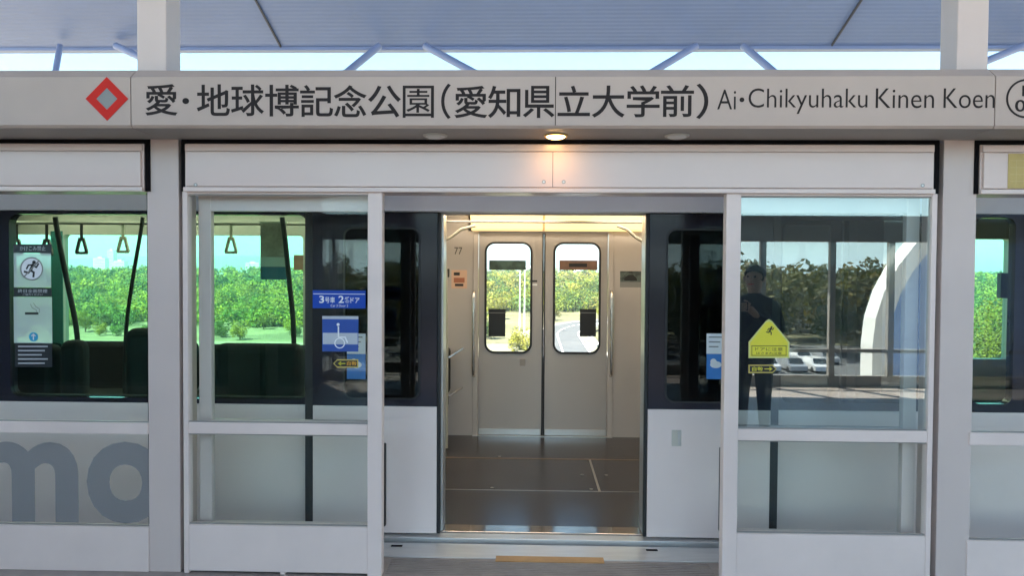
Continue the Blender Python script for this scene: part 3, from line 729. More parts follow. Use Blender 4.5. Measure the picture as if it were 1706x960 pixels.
# interior
b = MB(); b.box(XA, XB, TY+0.115, FWY, -0.10, -0.004, TFLOOR)
b.build('floor', train)
BRASSY = mat('polished_threshold', (0.42, 0.34, 0.27), 0.12, 0.85, 0.2, 14, stretch=(0.3, 4, 1))
b = MB(); b.box(jx0+0.003, jx1-0.003, TY-0.001, TY+0.112, -0.10, -0.003, BRASSY, 0.002); b.build('threshold', train)
FLINE = mat('floor_joint_metal', (0.42, 0.38, 0.33), 0.3, 0.6); FLO = mat('floor_joint_brown', (0.20, 0.125, 0.07), 0.4)
b = MB()
ya = 4.95; yb_ = 5.80
b.box(XD0-0.4, XD1+0.4, ya-0.004, ya+0.004, -0.0038, -0.0015, FLINE); b.box(XD0-0.3, XD1+0.3, yb_-0.010, yb_+0.010, -0.0038, -0.0018, FLO)
xs_ = X(999, 822, ya); b.box(xs_-0.008, xs_+0.008, ya+0.005, yb_-0.011, -0.0038, -0.0016, FLINE)
for px, py, y in ((970, 792, 5.35), (1010, 792, 5.35), (820, 818, 5.0), (985, 818, 5.0), (832, 766, 5.85)):
    p = at(px, py, y); q = p; n = 12
    b.add([(q.x+0.014*math.cos(2*math.pi*k/n), y+0.014*math.sin(2*math.pi*k/n), -0.0012) for k in range(n)], [list(range(n))], FLINE)
b.build('floor_hatch', train)
FX0, FX1 = X(797, 560, FWY), X(1012, 560, FWY); FZT = Z(904, 388, FWY)
fwx0, fwx1 = X(-700, 500, FWY), X(737, 500, FWY)     # window run beyond the seats
rwx0, rwx1 = X(1069, 500, FWY), X(1240, 500, FWY)
swx0, swx1 = X(1560, 500, FWY), X(1681, 500, FWY)
fz0w, fz1w = Z(400, 587, FWY), Z(400, 392, FWY)
b = MB(); wy0, wy1 = FWY, FWY+0.09
def wall(x0, x1, ox0=None, ox1=None, r=0.04):
    if ox0 is None: b.box(x0, x1, wy0, wy1, -0.004, 2.16, LINER)
    else: b.ring(rrect(x0, x1, -0.004, 2.16, 0.0005), rrect(ox0, ox1, fz0w, fz1w, r), wy0, wy1, LINER)
wins = []
xx = fwx1; edges = []
wl = [(X(92, 500, FWY)+0.03, X(508, 500, FWY)), (X(520, 500, FWY), fwx1)]
wl = [(X(-560, 500, FWY), X(-330, 500, FWY)), (X(-318, 500, FWY), X(86, 500, FWY)), (X(104, 500, FWY), X(505, 500, FWY)), (X(519, 500, FWY), fwx1)]
prev = XA
for i, (a, c) in enumerate(wl):
    nx = (c+wl[i+1][0])/2 if i+1 < len(wl) else FX0-0.05
    wall(prev, nx, a, c); prev = nx; wins.append((a, c))
wall(FX1+0.05, (rwx1+swx0)/2, rwx0, rwx1); wins.append((rwx0, rwx1))
wall((rwx1+swx0)/2, swx1+0.7, swx0, swx1, 0.02); wins.append((swx0, swx1)); wall(swx1+0.7, XB)
b.box(FX0-0.0995, FX1+0.0995, wy0, wy1, FZT+0.012, 2.16, LINER)
b.build('far_wall', train)
for a, c in wins:
    q = MB(); q.prism(rrect(a-0.002, c+0.002, fz0w-0.002, fz1w+0.002, 0.04), FWY+0.045, FWY+0.051, GL_FAR); q.build('far_window', train)
b = MB(); b.box(XA, XB, wy1+0.001, wy1+0.03, -0.3, fz0w-0.03, BODY); b.box(XA, XB, wy1+0.001, wy1+0.03, fz1w+0.03, 2.62, BODY); b.build('far_skin', train)
b = MB(); b.box(XA, XB, TY+0.09, FWY, 2.161, 2.19, CEIL); b.build('ceiling', train)
b = MB()   # inside lining of the near wall
for xa_, xb_ in ((WL1+0.01, XD0-0.002), (XD1+0.002, WR0-0.03)): b.box(xa_, xb_, TY+0.071, TY+0.11, 0.0, 2.16, LINER)
b.box(XA, WL1+0.009, TY+0.061, TY+0.11, 0, WZ0+0.003, SEAT); b.box(WR0-0.029, XB, TY+0.061, TY+0.11, 0, WZ0+0.023, SEAT); b.box(XA, WL1+0.009, TY+0.081, TY+0.11, WZ1+0.01, 2.16, LINER)
b.box(XD0-0.001, XD1+0.001, TY+0.081, TY+0.11, ztj+0.002, 2.16, LINER)
b.build('near_lining', train)
b = MB(); b.box(X(1310, 500, 4.6), X(1310, 500, 4.6)+0.04, TY+0.13, FWY-0.01, 0, 2.155, LEAF_IN); b.build('cab_partition', train)
# cove over the far doors, lamplight put into its colour; ceiling lamps
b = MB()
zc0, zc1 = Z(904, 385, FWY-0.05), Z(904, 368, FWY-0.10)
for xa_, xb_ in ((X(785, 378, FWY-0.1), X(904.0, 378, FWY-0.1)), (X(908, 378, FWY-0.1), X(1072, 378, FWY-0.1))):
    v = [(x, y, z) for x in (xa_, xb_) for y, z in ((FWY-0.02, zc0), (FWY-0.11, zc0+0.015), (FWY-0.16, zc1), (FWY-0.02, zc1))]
    b.add(v, [(0, 1, 5, 4), (1, 2, 6, 5), (2, 3, 7, 6), (0, 3, 2, 1), (4, 5, 6, 7), (0, 4, 7, 3)], COVEGLOW)
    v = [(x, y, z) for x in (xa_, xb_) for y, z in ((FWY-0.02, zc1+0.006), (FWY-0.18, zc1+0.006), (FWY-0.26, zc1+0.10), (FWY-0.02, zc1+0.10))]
    b.add(v, [(0, 1, 5, 4), (1, 2, 6, 5), (2, 3, 7, 6), (0, 3, 2, 1), (4, 5, 6, 7), (0, 4, 7, 3)], COVEGLOW)
b.build('glowing_cove', train)
CLAMP = mat('ceiling_tube', (1, 0.95, 0.85), 0.4, emit=(1.0, 0.85, 0.66), estr=2.7)
for y in (5.15, 6.2):
    for x in (-4.2, -2.9, -1.6, -0.25, 1.05, 2.2):
        b = MB(); zq = 2.135 if y < 6 else 2.06
        b.box(x-0.52, x+0.52, y-0.035, y+0.035, zq-0.012, zq+0.012, CLAMP, 0.008); b.box(x-0.54, x+0.54, y-0.05, y+0.05, zq+0.0125, 2.160, CEIL); b.build('ceiling_lamp', train)
# far doors
def far_leaf(x0, x1, wx0, wx1, lab):
    lf = thing('inner_door', None, None); lf.parent = train; lf.location = -Vector(train.location)
    z0, z1 = 0.002, FZT; wz0, wz1 = Z(904, 588, FWY+0.02), Z(904, 405, FWY+0.02)
    b = MB(); b.ring(rrect(x0, x1, z0, z1, 0.0005), rrect(wx0, wx1, wz0, wz1, 0.085), FWY+0.02, FWY+0.055, LEAF_IN); b.build('panel', lf)
    b = MB(); b.ring(rrect(wx0-0.010, wx1+0.010, wz0-0.010, wz1+0.010, 0.095), rrect(wx0+0.010, wx1-0.010, wz0+0.010, wz1-0.010, 0.075), FWY+0.012, FWY+0.0195, RUBBER); b.build('gasket', lf)
    b = MB(); b.prism(rrect(wx0-0.002, wx1+0.002, wz0-0.002, wz1+0.002, 0.085), FWY+0.034, FWY+0.040, GL_DOOR); b.build('window', lf)
    return lf
DFY = FWY+0.02
dl = far_leaf(FX0, X(903, 560, DFY), X(809, 500, DFY), X(885, 500, DFY), '')
dr = far_leaf(X(907, 560, DFY), FX1, X(923, 500, DFY), X(999, 500, DFY), '')
b = MB(); b.box(X(902.6, 560, DFY), X(905, 560, DFY), DFY-0.006, DFY+0.03, 0.002, FZT, RUBBER); b.build('edge_rubber', dl)
b = MB(); b.box(X(905.4, 560, DFY), X(907.6, 560, DFY), DFY-0.006, DFY+0.03, 0.002, FZT, RUBBER); b.build('edge_rubber', dr)
ST1 = mat('green_brown_sticker', (0.06, 0.11, 0.09), 0.5, 0, 0.8, 6); ST2 = mat('brown_sticker', (0.22, 0.12, 0.08), 0.5, 0, 0.3, 9)
yg = FWY+0.0338
for lf, m1, x0, x1, bx0, bx1 in ((dl, ST1, 815, 876, 814, 842), (dr, ST2, 932, 995, 966, 993)):
    b = MB(); dbox(b, x0, 434, x1, 450, yg, m1, 0.0008)
    if lf is dr: dbox(b, 948, 439, 978, 445, yg-0.001, BLACKP, 0.0004)
    b.build('window_sticker', lf)
    b = MB(); dbox(b, bx0, 515, bx1, 561, yg, BLACKP, 0.0010); dbox(b, bx0+1, 521, bx1-1, 522, yg-0.0012, GREYEM, 0.0003); b.build('black_sticker', lf)
b = MB(); dbox(b, 866, 598, 875, 610, DFY, mat('taupe_plate', (0.30, 0.27, 0.24), 0.5), 0.004, 0.001); b.build('lock_plate', dl)
b = MB(); dbox(b, 885, 467, 895, 470, DFY, BLACKP, 0.001); dbox(b, 885, 473, 895, 476, DFY, WHITE, 0.001); b.build('maker_label', dl)
for lf, x0, x1 in ((dl, FX0+0.004, X(901, 560, DFY)), (dr, X(908.5, 560, DFY), FX1-0.004)):
    b = MB(); b.box(x0, x1, DFY-0.008, DFY-0.0005, 0.004, 0.06, ALU, 0.002); b.build('kick_strip', lf)
b = MB(); b.box(FX0-0.05, FX0-0.002, FWY-0.012, FWY+0.0195, 0.0, FZT+0.01, LINER, 0.003); b.box(FX1+0.002, FX1+0.05, FWY-0.012, FWY+0.0195, 0.0, FZT+0.01, LINER, 0.003); b.box(FX0-0.05, FX1+0.05, FWY-0.010, FWY+0.0195, FZT+0.011, FZT+0.035, LINER, 0.003); b.build('far_door_frame', train)
b = MB(); b.box(FX0-0.05, FX1+0.05, FWY-0.03, FWY+0.0, -0.0035, 0.0015, ALU); b.build('far_threshold', train)
# grab rails, poles, stickers on the far wall
def tubepart(name, pts, r, m=STEEL, parent=train, n=10):
    q = MB(); q.tube(pts, r, m, n); return q.build(name, parent)
for px in (789, 1019):
    x = X(px, 560, FWY-0.06); z0, z1 = Z(px, 628, FWY-0.06), Z(px, 486, FWY-0.06)
    tubepart('door_handrail', [(x, FWY-0.01, z0), (x, FWY-0.055, z0+0.02), (x, FWY-0.065, z0+0.06), (x, FWY-0.065, z1-0.06), (x, FWY-0.055, z1-0.02), (x, FWY-0.01, z1)], 0.015)
yr = 6.3
for pts in ([(734, 404), (752, 395), (768, 382), (792, 376)], [(1074, 404), (1058, 395), (1046, 383), (1028, 376)]):
    P = [at(px, py, yr) for px, py in pts]; tubepart('grab_bar', P, 0.014, STRAP)
p0, p1 = at(733, 369, yr), at(1076, 369, yr); tubepart('grab_bar', [(p0.x-0.5, yr, p0.z), (p1.x+0.5, yr, p0.z)], 0.012, SOFFIT)
x = X(744, 560, 6.1); tubepart('seat_pole', [(x, 6.1, 0), (x, 6.1, 0.9), (x-0.01, 6.1, 1.5), (x-0.05, 6.15, 2.1)], 0.016, STRAP)
for py in (585, 650): a = at(746, py+12, 6.1); c = at(770, py-4, 6.4); tubepart('seat_pole', [a, c], 0.010, STEEL)
b = MB(); dbox(b, 752, 450, 778, 481, FWY, mat('peach_sticker', (0.62, 0.40, 0.28), 0.5), 0.001); dbox(b, 756, 454, 766, 459, FWY-0.0012, BLACKP, 0.0004); dbox(b, 756, 463, 774, 471, FWY-0.0012, mat('red_brown_print', (0.35, 0.12, 0.06), 0.5), 0.0004); dbox(b, 758, 473, 772, 477, FWY-0.0012, BLACKP, 0.0004); b.build('wall_sticker', train)
b = MB(); dbox(b, 1033, 452, 1068, 477, FWY, mat('photo_poster', (0.10, 0.13, 0.12), 0.4, 0, 0.9, 12), 0.001); dbox(b, 1033, 470, 1068, 479, FWY-0.0012, GREYEM, 0.0003)
a = rect(1040, 458, 1062, 468, FWY); b.prism([(a[0], a[2]), (a[1], a[2]), (a[1]-0.01, (a[2]+a[3])/2), (a[0]+0.08, a[3]), (a[0]+0.04, a[3]), (a[0], (a[2]+a[3])/2)], FWY-0.002, FWY-0.0016, BLACKP); b.build('wall_poster', train)
b = MB(); a = rect(757, 412, 770, 424, FWY); b.text('77', a[0], a[1], a[2], a[3], FWY-0.0002, INK); b.build('wall_number', train)
b = MB(); dbox(b, 739, 448, 749, 462, 6.3, BLACKP, 0.03, 0.004); b.build('intercom', train)
# seats
def seat(px0, px1, ytop, y, depth, facing):
    """Bench: backrest against the wall at y, cushion towards the aisle."""
    s = thing('seat', None, None); s.parent = train; s.location = -Vector(train.location)
    x0, x1 = X(px0, 560, y), X(px1, 560, y); zt = Z((px0+px1)/2, ytop, y)
    b = MB(); b.box(x0, x1, y, y+0.14*facing, 0.40, zt, SEAT, 0.06, 4); b.build('backrest', s)
    b = MB(); b.box(x0, x1, y+0.13*facing, y+0.52*facing, 0.28, 0.44, SEAT, 0.05, 3); b.build('cushion', s)
    b = MB(); b.box(x0+0.03, x1-0.03, y+0.05*facing, y+0.45*facing, 0.0, 0.29, RUBBER); b.build('base', s)
seat(-60, 88, 575, 4.45, 0, 1); seat(93, 133, 568, 4.45, 0, 1); seat(203, 262, 548, 4.45, 0, 1); seat(352, 500, 574, 4.45, 0, 1)
def seat_far(x0, x1, zt):
    s = thing('seat', None, None); s.parent = train; s.location = -Vector(train.location)
    b = MB(); b.box(x0, x1, FWY-0.16, FWY-0.02, 0.40, zt, SEAT, 0.05, 3); b.build('backrest', s)
    b = MB(); b.box(x0, x1, FWY-0.60, FWY-0.155, 0.28, 0.44, SEAT, 0.05, 3); b.build('cushion', s)
    b = MB(); b.box(x0+0.03, x1-0.03, FWY-0.5, FWY-0.05, 0.0, 0.29, RUBBER); b.build('base', s)
seat_far(-5.6, -4.4, 0.84); seat_far(-4.35, -3.1, 0.86); seat_far(-3.05, -1.9, 0.84); seat_far(-1.85, X(751, 620, FWY-0.05), 0.84)
# straps and poles seen through the side window
YS = 5.25
rail_z = Z(250, 372, YS)
tubepart('strap_rail', [(-5.8, YS, rail_z), (X(515, 372, YS), YS, rail_z)], 0.013, SOFFIT)
for px, py, m in ((-60, 408, STRAP), (78, 412, STRAPD), (28, 412, STRAPD), (136, 410, STRAPD), (205, 408, STRAP), (385, 409, STRAP)):
    s = thing('hand_strap', None, None); s.parent = train; s.location = -Vector(train.location)
    p = at(px, py, YS); zt = rail_z-0.013
    b = MB(); b.box(p.x-0.011, p.x+0.011, YS-0.002, YS+0.002, p.z+0.055, zt, STRAPD if m is STRAPD else STRAP); b.build('strap', s)
    tri_ = [(-0.020, 0.062), (0.020, 0.062), (0.047, -0.045), (0.040, -0.062), (-0.040, -0.062), (-0.047, -0.045)]
    tin = [(-0.008, 0.038), (0.008, 0.038), (0.028, -0.036), (0.024, -0.043), (-0.024, -0.043), (-0.028, -0.036)]
    b = MB(); b.ring([(p.x+a, p.z+c) for a, c in tri_], [(p.x+a, p.z+c) for a, c in tin], YS-0.009, YS+0.009, m); b.build('ring', s)
def curved_pole(pts, y, r=0.017, m=None):
    P = [at(px, py, y) for px, py in pts]; out = []
    for i in range(len(P)-1):
        a, c = P[max(0, i-1)], P[min(len(P)-1, i+2)]
        for k in range(6):
            t = k/6; q0, q1 = P[i], P[i+1]; m0 = (q1-a)*0.5; m1 = (c-q0)*0.5
            out.append(q0*(2*t**3-3*t**2+1)+m0*(t**3-2*t**2+t)+q1*(-2*t**3+3*t**2)+m1*(t**3-t**2))
    tubepart('grab_pole', out+[P[-1]], r, m or RUBBER)
curved_pole([(92, 362), (98, 400), (112, 470), (126, 540), (131, 600), (131, 680)], 4.75)
curved_pole([(238, 362), (233, 395), (222, 460), (212, 530), (208, 600), (208, 680)], 5.15, 0.014)
curved_pole([(470, 362), (475, 400), (482, 470), (488, 530), (490, 600), (490, 680)], 4.75)
b = MB(); x0, x1, z0, z1 = rect(434, 372, 477, 466, 5.05); YP = 5.05
b.box(x0, x1, YP, YP+0.002, z0, z1, mat('hanging_poster_paper', (0.60, 0.50, 0.46), 0.6, 0, 0.5, 7)); b.box(x0, x1, YP-0.0012, YP-0.0004, z0+(z1-z0)*0.23, z0+(z1-z0)*0.40, WHITE); b.box(x0, x1, YP-0.0012, YP-0.0004, z0, z0+(z1-z0)*0.225, mat('poster_blue_foot', (0.10, 0.22, 0.35), 0.5)); b.box(x0-0.01, x1+0.01, YP-0.004, YP+0.006, z1, z1+0.012, ALU)
b.build('hanging_poster', train)
b = MB(); x0, x1, z0, z1 = rect(490, 425, 505, 450, FWY-0.02); b.box(x0, x1, FWY-0.03, FWY-0.02, z0, z1, ST2); b.build('window_notice', train)
b = MB(); x0, x1, z0, z1 = rect(85, 385, 104, 572, 5.6); b.box(x0, x1, 5.6, 5.61, z0-0.5, z1, glass('teal_screen_glass', (0.30, 0.62, 0.62), 1.5)); b.build('draught_screen', train)
b = MB(); x0, x1, z0, z1 = rect(1664, 455, 1682, 497, FWY-0.05); b.box(x0, x1, FWY-0.08, FWY-0.02, z0, z1, RUBBER, 0.006); b.build('cab_display', train)

exec_rest = True
# ------------------------------------------------------------------ trees
BARK = mat('bark', (0.09, 0.07, 0.05), 0.9, 0, 0.3, 6)
def leafmat(name, c):
    m = bpy.data.materials.new(name); m.use_nodes = True; n = m.node_tree; L = n.links.new; b = n.nodes['Principled BSDF']
    b.inputs['Roughness'].default_value = 0.65; b.inputs['Specular IOR Level'].default_value = 0.25
    t = n.nodes.new('ShaderNodeTexNoise'); t.inputs['Scale'].default_value = 0.9; t.inputs['Detail'].default_value = 3
    tc = n.nodes.new('ShaderNodeTexCoord'); L(tc.outputs['Object'], t.inputs['Vector'])
    oi = n.nodes.new('ShaderNodeObjectInfo'); r = n.nodes.new('ShaderNodeValToRGB'); e = r.color_ramp.elements
    e[0].position = 0.3; e[1].position = 0.7; e[0].color = (*[q*0.6 for q in c], 1); e[1].color = (min(1, c[0]*1.5), c[1]*1.25, c[2]*0.9, 1)
    L(t.outputs['Fac'], r.inputs[0])
    hs = n.nodes.new('ShaderNodeHueSaturation'); mr = n.nodes.new('ShaderNodeMapRange'); mr.inputs['To Min'].default_value = 0.72; mr.inputs['To Max'].default_value = 1.35
    L(oi.outputs['Random'], mr.inputs[0]); L(mr.outputs[0], hs.inputs['Value']); L(r.outputs[0], hs.inputs['Color'])
    mr2 = n.nodes.new('ShaderNodeMapRange'); mr2.inputs['To Min'].default_value = 0.475; mr2.inputs['To Max'].default_value = 0.52
    L(oi.outputs['Random'], mr2.inputs[0]); L(mr2.outputs[0], hs.inputs['Hue']); L(hs.outputs[0], b.inputs['Base Color'])
    tl_ = n.nodes.new('ShaderNodeBsdfTranslucent'); L(hs.outputs[0], tl_.inputs[0]); mx = n.nodes.new('ShaderNodeMixShader'); mx.inputs[0].default_value = 0.3
    L(b.outputs[0], mx.inputs[1]); L(tl_.outputs[0], mx.inputs[2]); L(mx.outputs[0], n.nodes['Material Output'].inputs[0])
    return m
LEAF1 = leafmat('bright_leaves', (0.100, 0.130, 0.018)); LEAF2 = leafmat('deep_leaves', (0.055, 0.098, 0.022)); LEAF4 = leafmat('dark_leaves', (0.030, 0.060, 0.018)); LEAF5 = leafmat('olive_leaves', (0.125, 0.125, 0.035)); LEAF3 = leafmat('yellow_green_leaves', (0.155, 0.168, 0.024))
def crown_into(q, c, rx, rz, nl, ls, m, rnd):
    """Leaf clumps scattered through an uneven crown centred at c."""
    cl = []
    for _ in range(13):
        d = Vector((rnd.gauss(0, 1), rnd.gauss(0, 1), rnd.gauss(0, 0.9))).normalized()*rnd.uniform(0.35, 0.85)
        cl.append((Vector((d.x*rx, d.y*rx, d.z*rz)), rnd.uniform(0.28, 0.5)*rx))
    vs = []; fs = []
    for _ in range(nl):
        cc, r_ = rnd.choice(cl); d = Vector((rnd.gauss(0, 1), rnd.gauss(0, 1), rnd.gauss(0, 1))).normalized()
        p = c+cc+d*r_*rnd.uniform(0.75, 1.08)
        nrm = (d+Vector((rnd.gauss(0, .5), rnd.gauss(0, .5), rnd.gauss(0, .5)+0.3))).normalized(); u = nrm.orthogonal().normalized(); v = nrm.cross(u); a = rnd.uniform(0, 6.28)
        u, v = u*math.cos(a)+v*math.sin(a), v*math.cos(a)-u*math.sin(a); s_ = ls*rnd.uniform(0.6, 1.3)
        o = len(vs); vs += [p-u*s_, p-v*s_*0.55, p+u*s_, p+v*s_*0.55]; fs.append((o, o+1, o+2, o+3))
    q.add(vs, fs, m)
def trunk_into(q, h, rx, rnd, base=Vector((0, 0, 0))):
    q.tube([base+Vector((0, 0, -0.4)), base+Vector((rnd.uniform(-.1, .1), rnd.uniform(-.1, .1), h*0.35)), base+Vector((0, 0, h*0.75))], [0.035*h, 0.026*h, 0.008*h], BARK, 7)
    for k in range(4):
        a = rnd.uniform(0, 6.28); q.tube([base+Vector((0, 0, h*(0.3+0.08*k))), base+Vector((math.cos(a)*rx*0.6, math.sin(a)*rx*0.6, h*(0.5+0.09*k)))], [0.012*h, 0.005*h], BARK, 5)
protos = []
for i, (h, rx, m, nl) in enumerate(((6.0, 2.6, LEAF1, 2600), (7.0, 2.3, LEAF2, 2600), (4.2, 2.2, LEAF3, 2200), (6.5, 3.1, LEAF1, 3000), (3.0, 1.9, LEAF2, 1700), (10.0, 4.2, LEAF3, 17000), (10.5, 3.6, LEAF1, 17000))):
    rnd = random.Random(50+i)
    q = MB(); crown_into(q, Vector((0, 0, h*0.58)), rx, h*0.40, nl, 0.15 if i < 5 else 0.09, m, rnd)
    me_c = q
    q2 = MB(); trunk_into(q2, h, rx, rnd); protos.append((me_c, q2, h, {}))
KIND = ['bright green leafy tree at the edge of the wood beyond the track', 'tall dark green tree at the edge of the wood beyond the track', 'low yellow green tree at the edge of the wood beyond the track',
        'broad bright green tree at the edge of the wood beyond the track', 'small dark green shrub in front of the wood beyond the track']
def plant(i, x, y, z, s, rot, label, group, name='tree', sz=1.0):
    cq, tq, h, cache = protos[i]
    root = thing(name, label, 'tree' if name == 'tree' else 'shrub', (x, y, z), group); root.rotation_euler = (0, 0, rot); root.scale = (s, s, s*sz)
    for nm, qq in (('crown', cq), ('trunk', tq)):
        if nm in cache:
            o = cache[nm].copy(); COL.objects.link(o); o.parent = root
        else:
            o = qq.build(nm); o.parent = root; o.location = (0, 0, 0); cache[nm] = o
    return root
rnd = random.Random(11)
for k in range(46):                                     # front edge of the wood
    px = -40+25*k if k < 40 else 0
    x = -110+215*(k+rnd.uniform(-.3, .3))/45; y = rnd.uniform(109, 126) if x < -6 else rnd.uniform(134, 152)
    if -6 < x < 0: x -= 6
    i = rnd.choice((0, 1, 2, 3, 3, 4, 2, 0)); s = rnd.uniform(0.38, 0.76)
    plant(i, x, y, terrain(x, y)-0.1, s, rnd.uniform(0, 6.28), KIND[i], KIND[i].replace(' tree at', ' trees at').replace(' shrub in', ' shrubs in'), 'tree' if i != 4 else 'shrub')
for k in range(18):                                     # scrub on the verge in front of the wood
    x = -78+4.2*k+rnd.uniform(-1.5, 1.5)
    plant(4 if k % 3 else 2, x, rnd.uniform(98, 108), GZ-0.15, rnd.uniform(0.38, 0.72), rnd.uniform(0, 6.28), 'low dark green bush on the verge before the wood' if k % 3 else 'low yellow green bush on the verge before the wood',
          'dark bushes on the verge before the wood' if k % 3 else 'yellow green bushes on the verge before the wood', 'shrub')
# trees close to the viaduct, seen through the cab window and low in the doorway
plant(5, 25.0, 38, GZ, 1.0, 0.4, 'sunlit bright tree close to the viaduct, seen through the window beyond the column', None)
plant(6, 30.0, 45, GZ, 1.02, 1.9, 'dark tree standing behind the sunlit one, seen through the window beyond the column', None)
plant(5, 20.6, 31, GZ, 0.62, 2.7, 'low yellow tree in front of the sunlit one, seen through the window beyond the column', None)
plant(2, -1.0, 88, GZ-0.6, 0.85, 1.2, 'yellow green bush beside the road, low in the door window', None, 'shrub')
plant(4, -6.2, 104, GZ, 0.9, 2.2, 'small dark bush on the verge above the road bend', None, 'shrub')
# the wood behind as one mass
q = MB(); rnd = random.Random(5)
for k in range(2600):
    y = 122+(rnd.random()**1.5)*350; x = rnd.uniform(-1, 1)*(30+y*0.82)
    h = rnd.uniform(0.65, 1.15)*min(6.0, 3.0+(y-122)*0.028); rx = rnd.uniform(2.4, 4.2); z = terrain(x, y)
    if x > -8-(y-120)*0.1 and x < 60 and y < 152: y += 34; z = terrain(x, y)
    nl, ls = (460, 0.27) if y < 200 else ((210, 0.48) if y < 300 else (90, 0.8))
    crown_into(q, Vector((x, y, z+h*0.52)), rx, h*0.46, nl, ls, rnd.choice((LEAF1, LEAF1, LEAF2, LEAF3, LEAF4, LEAF5)), rnd)
tag(q.build('forest'), 'wide green wood filling the view beyond the road', 'forest', None, 'stuff')

# lighting poles and guard rail by the road
POLE = mat('galvanised_pole', (0.62, 0.63, 0.62), 0.45, 0.3)
for px, y, lab in ((874, 108, 'tall pale lighting pole beside the road, seen in the door window'), (866, 118, 'second pale lighting pole, farther along the road, seen in the door window')):
    p = at(px, 500, y); zg = terrain(p.x, y); t = thing('lighting_pole', lab, 'pole', (p.x, y, zg))
    b = MB(); b.tube([(p.x, y, zg-0.3), (p.x, y, zg+10.2)], [0.13, 0.07], POLE, 10); b.build('shaft', t)
    b = MB(); b.tube([(p.x, y, zg+10.1), (p.x+0.8, y-0.2, zg+10.6), (p.x+1.7, y-0.4, zg+10.7)], [0.06, 0.05, 0.05], POLE, 8); b.build('arm', t)
    b = MB(); b.box(p.x+1.5, p.x+2.2, y-0.55, y-0.25, zg+10.62, zg+10.76, POLE, 0.04); b.build('lamp_head', t)
GR = mat('guard_rail_white', (0.75, 0.75, 0.73), 0.5)
t = thing('guard_rail', 'white guard rail along the road, seen in the door window', 'guard rail', (8, 110, GZ))
b = MB(); pp = []
for i in range(0, len(road)-1):
    p, r2 = road[i], road[i+1]; d = (r2-p).normalized(); nn = Vector((d.y, -d.x, 0)); v = p+nn*4.6; pp.append(Vector((v.x, v.y, terrain(v.x, v.y)+0.95)))
b.tube(pp, 0.17, GR, 6); b.build('rail', t)
for v in pp[::2]:
    b = MB(); b.tube([v+Vector((0, 0, -0.95)), v], 0.07, GR, 6); b.build('post', t)

# a few pale blocks of the far town
TOWN = mat('pale_render', (0.62, 0.60, 0.57), 0.8, 0, 0.1, 0.05); TOWNW = mat('far_window', (0.10, 0.13, 0.16), 0.2)
rnd = random.Random(21)
for i, (px, yy, wd, ht, lab) in enumerate(((165, 1750, 30, 38, 'wide pale block on the skyline above the wood'), (184, 1900, 16, 62, 'slim pale tower on the skyline above the wood'), (198, 1700, 26, 30, 'low pale block beside the skyline tower'),
                                       (836, 2100, 34, 34, 'broad pale block on the skyline in the door window'), (866, 2300, 18, 56, 'slim pale tower on the skyline in the door window'), (955, 2200, 40, 36, 'wide pale block on the skyline above the road bend'), (420, 1900, 36, 30, 'pale block on the skyline beside the hanging poster'))):
    p = at(px, 455, yy); zg = terrain(p.x, yy)
    t = thing('town_block', lab, 'building', (p.x, yy, zg))
    b = MB(); b.box(p.x-wd/2, p.x+wd/2, yy, yy+18, zg-2, zg+ht, TOWN, 0.2); b.build('wall', t)
    b = MB(); b.box(p.x-wd*0.2, p.x+wd*0.15, yy+4, yy+12, zg+ht, zg+ht+4, TOWN); b.build('roof_house', t)
    b = MB()
    for fl_ in range(int(ht/4)): b.box(p.x-wd*0.45, p.x+wd*0.45, yy-0.15, yy-0.02, zg+1.5+fl_*4, zg+3+fl_*4, TOWNW)
    b.build('windows', t)

# ------------------------------------------------------------------ what stands behind the camera and shows in the glass
OY = -2.7
t = thing('opposite_screen', 'grey framed screen along the back edge of the platform, mirrored in the door glass', 'glass screen', (0, OY, 0))
b = MB(); b.box(-12, 12, OY-0.1, OY, 1.97, 2.33, SOFFIT, 0.01); b.build('header', t)
b = MB(); b.box(-12, 12, OY-0.06, OY, -0.031, 0.12, SOFFIT); b.build('kick_panel', t)
b = MB(); b.box(-12, 12, OY-0.055, OY-0.005, 0.44, 0.49, SOFFIT); b.build('mid_rail', t)
for x in (-10.6, -8.4, -7.0, -4.8, -2.8, -0.6, 1.3, 3.2, 4.15, 4.95, 7.0, 9.0, 11):
    b = MB(); b.box(x-0.04, x+0.04, OY-0.07, OY+0.01, 0.121, 1.969, SOFFIT, 0.004); b.build('post', t)
WH = mat('white_roof_shell', (0.78, 0.77, 0.74), 0.5); BLG = mat('blue_gable', (0.25, 0.36, 0.62), 0.4)
hall = thing('arched_hall', 'white arched roof with a blue gable, mirrored in the door glass', 'building', (34, -38, GZ))
b = MB(); n = 22; ro, ri = 17.0, 16.0; cx0, cz0 = 38.5, -3.0
o_ = [(cx0+ro*math.cos(math.pi*k/n), cz0+ro*0.72*math.sin(math.pi*k/n)) for k in range(n+1)]; i_ = [(cx0+ri*math.cos(math.pi*k/n), cz0+ri*0.71*math.sin(math.pi*k/n)) for k in range(n+1)]
vs = [(x, -38, z) for x, z in o_]+[(x, -38, z) for x, z in i_]+[(x, -39.6, z) for x, z in o_]+[(x, -39.6, z) for x, z in i_]; N1 = n+1
fs = []
for k in range(n): fs += [(k, k+1, N1+k+1, N1+k), (2*N1+k, 2*N1+k+1, k+1, k), (N1+k, N1+k+1, 3*N1+k+1, 3*N1+k)]
b.add(vs, fs, WH); b.box(cx0-ro, cx0-ri, -39.6, -38, GZ, cz0, WH); b.box(cx0+ri, cx0+ro, -39.6, -38, GZ, cz0, WH); b.build('roof', hall)
b = MB(); b.prism(i_+[(cx0-ri, GZ), (cx0+ri, GZ)], -39.0, -38.4, BLG); b.build('gable_wall', hall)
